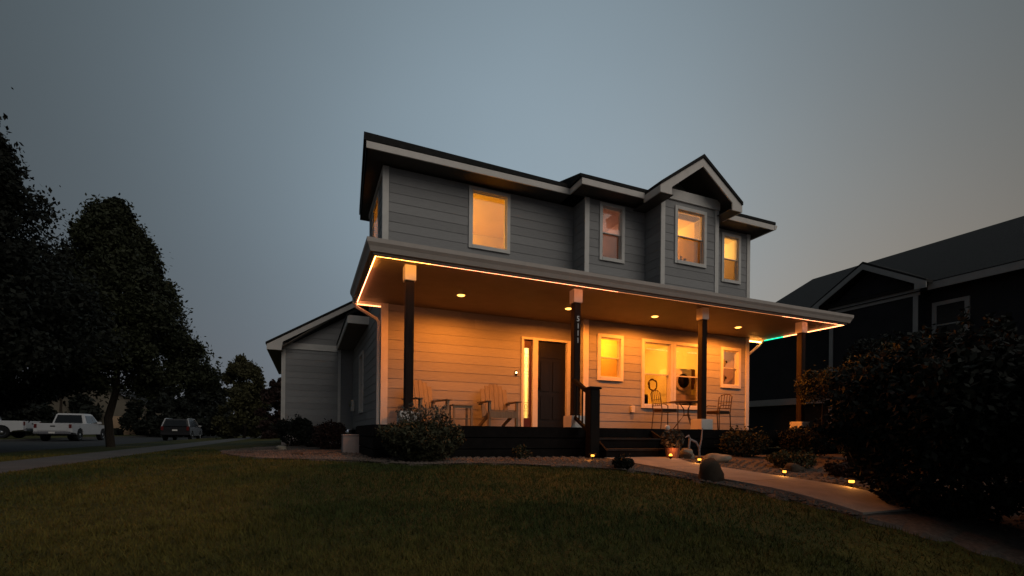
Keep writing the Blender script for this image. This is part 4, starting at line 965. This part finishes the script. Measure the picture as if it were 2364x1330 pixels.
# ------------------------------------------------------------------ vehicles
def wheel(t, x, y, r, wd):
    s = 1 if y > 0 else -1
    xf = lambda a, b, c: (x+a, y+s*c, r+b)
    w_ = MB(xf).lathe([(r*.6, -wd), (r*.95, -wd), (r, -wd*.8), (r, -wd*.15), (r*.95, 0), (r*.62, 0)], 22).build('wheel', 'rubber', t)
    MB(xf).lathe([(r*.60, -.03), (r*.60, .004), (r*.5, -.01), (r*.15, .005), (r*.1, .015)], 22).build('rim', 'chrome', w_)
def pickup(label, loc, rz):
    t = thing('pickup_truck', label, 'pickup truck', loc, rz, 'pickup trucks parked across the street')   # heading +x, length 5.6
    L, Wd = 5.6, .96
    low = [(-2.8, .55), (-2.8, 1.13), (-.75, 1.13), (-.75, 1.10), (1.25, 1.10), (2.55, 1.02), (2.78, .88), (2.8, .5), (2.3, .42)]
    # wheel arches cut out of the lower edge
    def arch(cx, r): return [(cx+r*math.cos(a), .40+r*math.sin(a)) for a in np.linspace(0, math.pi, 9)]
    low += arch(1.75, .45)+[(1.2, .42), (-1.2, .42)]+arch(-1.7, .45)+[(-2.3, .5)]
    body = MB().prism(low, 1, -Wd, Wd).build('body', 'car_white', t, bevel=.02)
    MB().hexa([(-.80, -.90, 1.09), (1.45, -.90, 1.09), (1.45, .90, 1.09), (-.80, .90, 1.09), (-.62, -.72, 1.82), (.62, -.72, 1.82), (.62, .72, 1.82), (-.62, .72, 1.82)]).build('cab', 'car_white', t, bevel=.05)
    for s in (-1, 1):
        MB().hexa([(-.55, s*.868, 1.20), (.30, s*.868, 1.20), (.30, s*.89, 1.18), (-.55, s*.89, 1.18), (-.50, s*.755, 1.68), (.28, s*.755, 1.68), (.28, s*.77, 1.68), (-.50, s*.77, 1.68)]).build('side_window', 'car_glass', t)
        MB().hexa([(.38, s*.868, 1.20), (1.12, s*.868, 1.20), (1.12, s*.89, 1.18), (.38, s*.89, 1.18), (.36, s*.755, 1.68), (.62, s*.755, 1.68), (.62, s*.77, 1.68), (.36, s*.77, 1.68)]).build('side_window', 'car_glass', t)
        MB().box(-2.815, -2.70, s*.86-.09, s*.86+.09, .82, 1.10).build('tail_light', 'red_lens', t, bevel=.02)
        MB().box(2.72, 2.80, s*.75-.14, s*.75+.14, .72, .90).build('headlight', 'vinyl', t, bevel=.02)
        MB().box(.92, 1.08, s*1.0-.12, s*1.0+.12, 1.13, 1.30).build('mirror', 'car_white', t, bevel=.03)
        wheel(t, -1.7, s*.95, .39, .26); wheel(t, 1.75, s*.95, .39, .26)
    MB().hexa([(-.845, -.74, 1.20), (-.80, -.74, 1.20), (-.80, .74, 1.20), (-.845, .74, 1.20), (-.69, -.62, 1.72), (-.65, -.62, 1.72), (-.65, .62, 1.72), (-.69, .62, 1.72)]).build('rear_window', 'car_glass', t)
    MB().hexa([(1.30, -.76, 1.18), (1.36, -.76, 1.18), (1.36, .76, 1.18), (1.30, .76, 1.18), (.70, -.64, 1.74), (.76, -.64, 1.74), (.76, .64, 1.74), (.70, .64, 1.74)]).build('windscreen', 'car_glass', t)
    tg = MB().box(-2.83, -2.80, -.74, .74, .66, 1.10).build('tailgate', 'car_white', t, bevel=.01)
    MB().box(-2.845, -2.83, -.12, .12, .92, .99).build('handle', 'black', tg)
    MB().box(-2.95, -2.80, -.92, .92, .48, .62).build('rear_bumper', 'chrome', t, bevel=.03)
    MB().box(-2.96, -2.95, -.16, .16, .50, .60).build('licence_plate', 'white_plastic', t)
    MB().box(2.78, 2.92, -.92, .92, .42, .62).build('front_bumper', 'chrome', t, bevel=.03)
    return t
pickup('white pickup truck seen from behind, left of the street tree trunk', (-15.95, 31.4, STREET_Z), R(88))
pickup('white pickup truck side on, cut by the left edge of the picture', (-20.9, 31.5, zgf(-20.9, 31.5)), R(176))
def van(label, loc, rz):
    t = thing('parked_car', label, 'car', loc, rz)
    L = 4.7; Wd = .9
    def arch(cx, r): return [(cx+r*math.cos(a), .34+r*math.sin(a)) for a in np.linspace(0, math.pi, 9)]
    low = [(-2.3, .45), (-2.33, .95), (-2.2, 1.02), (1.3, 1.0), (2.2, .88), (2.35, .70), (2.35, .40)]+arch(1.45, .38)+[(1, .34), (-.95, .34)]+arch(-1.4, .38)+[(-1.85, .36)]
    MB().prism(low, 1, -Wd, Wd).build('body', 'car_dark', t, bevel=.03)
    MB().hexa([(-2.2, -.85, 1.0), (1.35, -.85, 1.0), (1.35, .85, 1.0), (-2.2, .85, 1.0), (-1.95, -.66, 1.60), (.45, -.66, 1.60), (.45, .66, 1.60), (-1.95, .66, 1.60)]).build('cabin', 'car_dark', t, bevel=.06)
    for s in (-1, 1):
        for (a0, a1, b0, b1) in ((-1.95, -1.15, -1.78, -1.12), (-1.05, -.15, -1.02, -.15), (-.05, .95, -.05, .38)):
            MB().hexa([(a0, s*.825, 1.08), (a1, s*.825, 1.08), (a1, s*.85, 1.06), (a0, s*.85, 1.06), (b0, s*.69, 1.5), (b1, s*.69, 1.5), (b1, s*.715, 1.5), (b0, s*.715, 1.5)]).build('side_window', 'car_glass', t)
        MB().tube([(1.25, s*.86, 1.03), (.42, s*.70, 1.61), (-1.9, s*.69, 1.61), (-2.18, s*.85, 1.03)], .035, 6).build('window_trim', 'car_silver', t)
        MB().box(-2.36, -2.25, s*.78-.08, s*.78+.08, .75, 1.05).build('tail_light', 'red_lens', t, bevel=.02)
        MB().box(2.2, 2.34, s*.68-.15, s*.68+.15, .66, .80).build('headlight', 'vinyl', t, bevel=.02)
        MB().box(.8, .95, s*.98-.1, s*.98+.1, 1.02, 1.15).build('mirror', 'car_silver', t, bevel=.03)
        wheel(t, -1.4, s*.9, .34, .22); wheel(t, 1.45, s*.9, .34, .22)
    MB().hexa([(-2.26, -.72, 1.06), (-2.21, -.72, 1.06), (-2.21, .72, 1.06), (-2.26, .72, 1.06), (-2.06, -.6, 1.5), (-2.0, -.6, 1.5), (-2.0, .6, 1.5), (-2.06, .6, 1.5)]).build('rear_window', 'car_glass', t)
    MB().hexa([(1.22, -.72, 1.06), (1.28, -.72, 1.06), (1.28, .72, 1.06), (1.22, .72, 1.06), (.55, -.6, 1.54), (.61, -.6, 1.54), (.61, .6, 1.54), (.55, .6, 1.54)]).build('windscreen', 'car_glass', t)
    MB().box(-2.42, -2.3, -.86, .86, .42, .62).build('rear_bumper', 'car_dark', t, bevel=.03)
    MB().box(-2.43, -2.42, -.16, .16, .72, .82).build('licence_plate', 'white_plastic', t)
    return t
van('dark car parked at the kerb right of the street tree', (-10.2, 33.6, STREET_Z), R(90))

# ------------------------------------------------------------------ other houses
def far_house(label, x, y, wx, wy, h, rh, wallm, windows, garage=None):
    t = thing('background_house', label, 'house', (x, y, -.9), 0)
    MB().box(-wx/2, wx/2, 0, wy, 0, h).build('wall', wallm, t)
    MB().prism([(-wx/2-.4, h-.05), (0, h+rh), (wx/2+.4, h-.05), (wx/2+.4, h+.1), (0, h+rh+.15), (-wx/2-.4, h+.1)], 1, -.5, wy+.5).build('roof', 'roof', t)
    MB().prism([(-wx/2, h), (wx/2, h), (0, h+rh-.05)], 1, .002, .1).build('gable', wallm, t)
    for (a, z, w_, hh) in windows:
        f = MB().box(a-w_/2-.08, a+w_/2+.08, -.05, -.002, z-.08, z+hh+.08).build('window', 'trim', t)
        MB().box(a-w_/2, a+w_/2, -.06, -.051, z, z+hh).build('pane', 'car_glass', f)
    if garage:
        a, w_, hh = garage; gd = MB().box(a-w_/2, a+w_/2, -.06, -.003, 0, hh).build('garage_door', 'house_tan', t)
        for k in range(4): MB().box(a-w_/2+.04, a+w_/2-.04, -.075, -.061, k*hh/4+.03, (k+1)*hh/4-.03).build('panel', 'house_tan', gd)
    return t
far_house('beige house with pale garage door behind the street tree trunk', -23.7, 60, 12, 10, 3.2, 2.6, 'house_beige', ((-4, 1, 1.4, 1.3),), (2.6, 2.9, 2.3))
far_house('tan house at the left edge behind the pickup', -59, 51, 13, 10, 3.3, 2.6, 'house_tan', ((3, 1, 1.4, 1.3), (-2, 1, 1.4, 1.3)))

# neighbour on the right: dark side wall with white gabled bay
nh = thing('neighbor_house', 'dark neighbouring house with long roof and pale gable trim', 'house', (16, -2, -.6)); nh['_off'] = (16, -2, -.6)
NX = 16.0; EZ = 4.42; RX = 20.6; RZ_ = 7.22; NY0, NY1 = -14.0, 4.75
MB().box(NX, NX+9.2, NY0, NY1, -.7, EZ).build('wall', 'house_navy', nh)
MB().prism([(NX, EZ), (NX+9.2, EZ), (RX, RZ_-.1)], 1, NY1-.1, NY1-.002).build('gable', 'house_navy', nh)
MB().prism([(NX-.45, EZ-.02), (RX, RZ_), (RX*2-NX+.45, EZ-.02), (RX*2-NX+.45, EZ+.1), (RX, RZ_+.12), (NX-.45, EZ+.1)], 1, NY0-.4, NY1+.35).build('roof', 'roof', nh)
for (y0, y1) in ((NY0, -2.05), (1.95, NY1+.3)):
    MB().box(NX-.48, NX-.45, y0, y1, EZ-.15, EZ+.06).build('fascia', 'nb_trim', nh)
MB().box(NX-.45, NX, NY0, NY1, EZ-.12, EZ-.1).build('soffit', 'house_navy', nh)
# gabled bay facing the camera house
by0, by1 = -1.75, 0.95; bc = (by0+by1)/2; bx = NX-.35
MB().box(bx, NX, by0, by1, -.7, EZ).build('bay_wall', 'house_navy', nh)
bp_ = 5.50; hw = (by1-by0)/2+.42; bz = EZ+.02
MB(lambda x, y, z: (z, x, y)).prism([(bc-hw, bz), (bc, bp_), (bc+hw, bz), (bc+hw, bz+.09), (bc, bp_+.1), (bc-hw, bz+.09)], 2, bx-.45, NX+2.2).build('bay_roof', 'roof', nh)
for s in (-1, 1):
    MB(lambda x, y, z: (z, x, y)).prism([(bc+s*hw, bz+.03), (bc, bp_+.02), (bc, bp_-.16), (bc+s*(hw-.3), bz+.03), (bc+s*(hw-.3), bz-.16), (bc+s*hw, bz-.16)], 2, bx-.46, bx-.43).build('rake_board', 'nb_trim', nh)
MB(lambda x, y, z: (z, x, y)).prism([(by0, EZ), (by1, EZ), (bc, bp_-.1)], 2, bx, bx+.1).build('bay_gable', 'house_navy', nh)
MB().box(bx-.04, bx, by0-.05, by1+.05, EZ-.22, EZ+.02).build('frieze_board', 'nb_trim', nh)
for y in (by0, by1-.12): MB().box(bx-.03, bx, y, y+.13, -.3, EZ-.22).build('corner_board', 'nb_trim', nh)
FN = Frame((NX, 0, 0), (0, 1, 0), (-1, 0, 0))
_t = TR; TR = .12
w1 = MB(FN); u0, u1, z0, z1 = -2.85, -1.95, 2.55, 3.95
w1.box(u0, u0+.11, 0, .05, z0, z1).box(u1-.11, u1, 0, .05, z0, z1).box(u0+.11, u1-.11, 0, .05, z1-.11, z1).box(u0+.11, u1-.11, 0, .05, z0, z0+.11)
w1o = w1.build('window', 'nb_trim', nh); MB(FN).box(u0+.11, u1-.11, .005, .015, z0+.11, z1-.11).build('pane', 'car_glass', w1o); MB(FN).box(u0+.11, u1-.11, .016, .035, (z0+z1)/2-.02, (z0+z1)/2+.02).build('meeting_rail', 'nb_trim', w1o)
TR = _t
MB().box(bx-.06, NX-.0, -1.62, NY1, 1.08, 1.32).build('band_board', 'nb_trim', nh)
pv_ = MB().lathe([(.05, -.3), (.05, .42), (.045, .43)], 10, (18.2, -3.2, 5.85)).build('vent_pipe', 'nb_trim', nh)
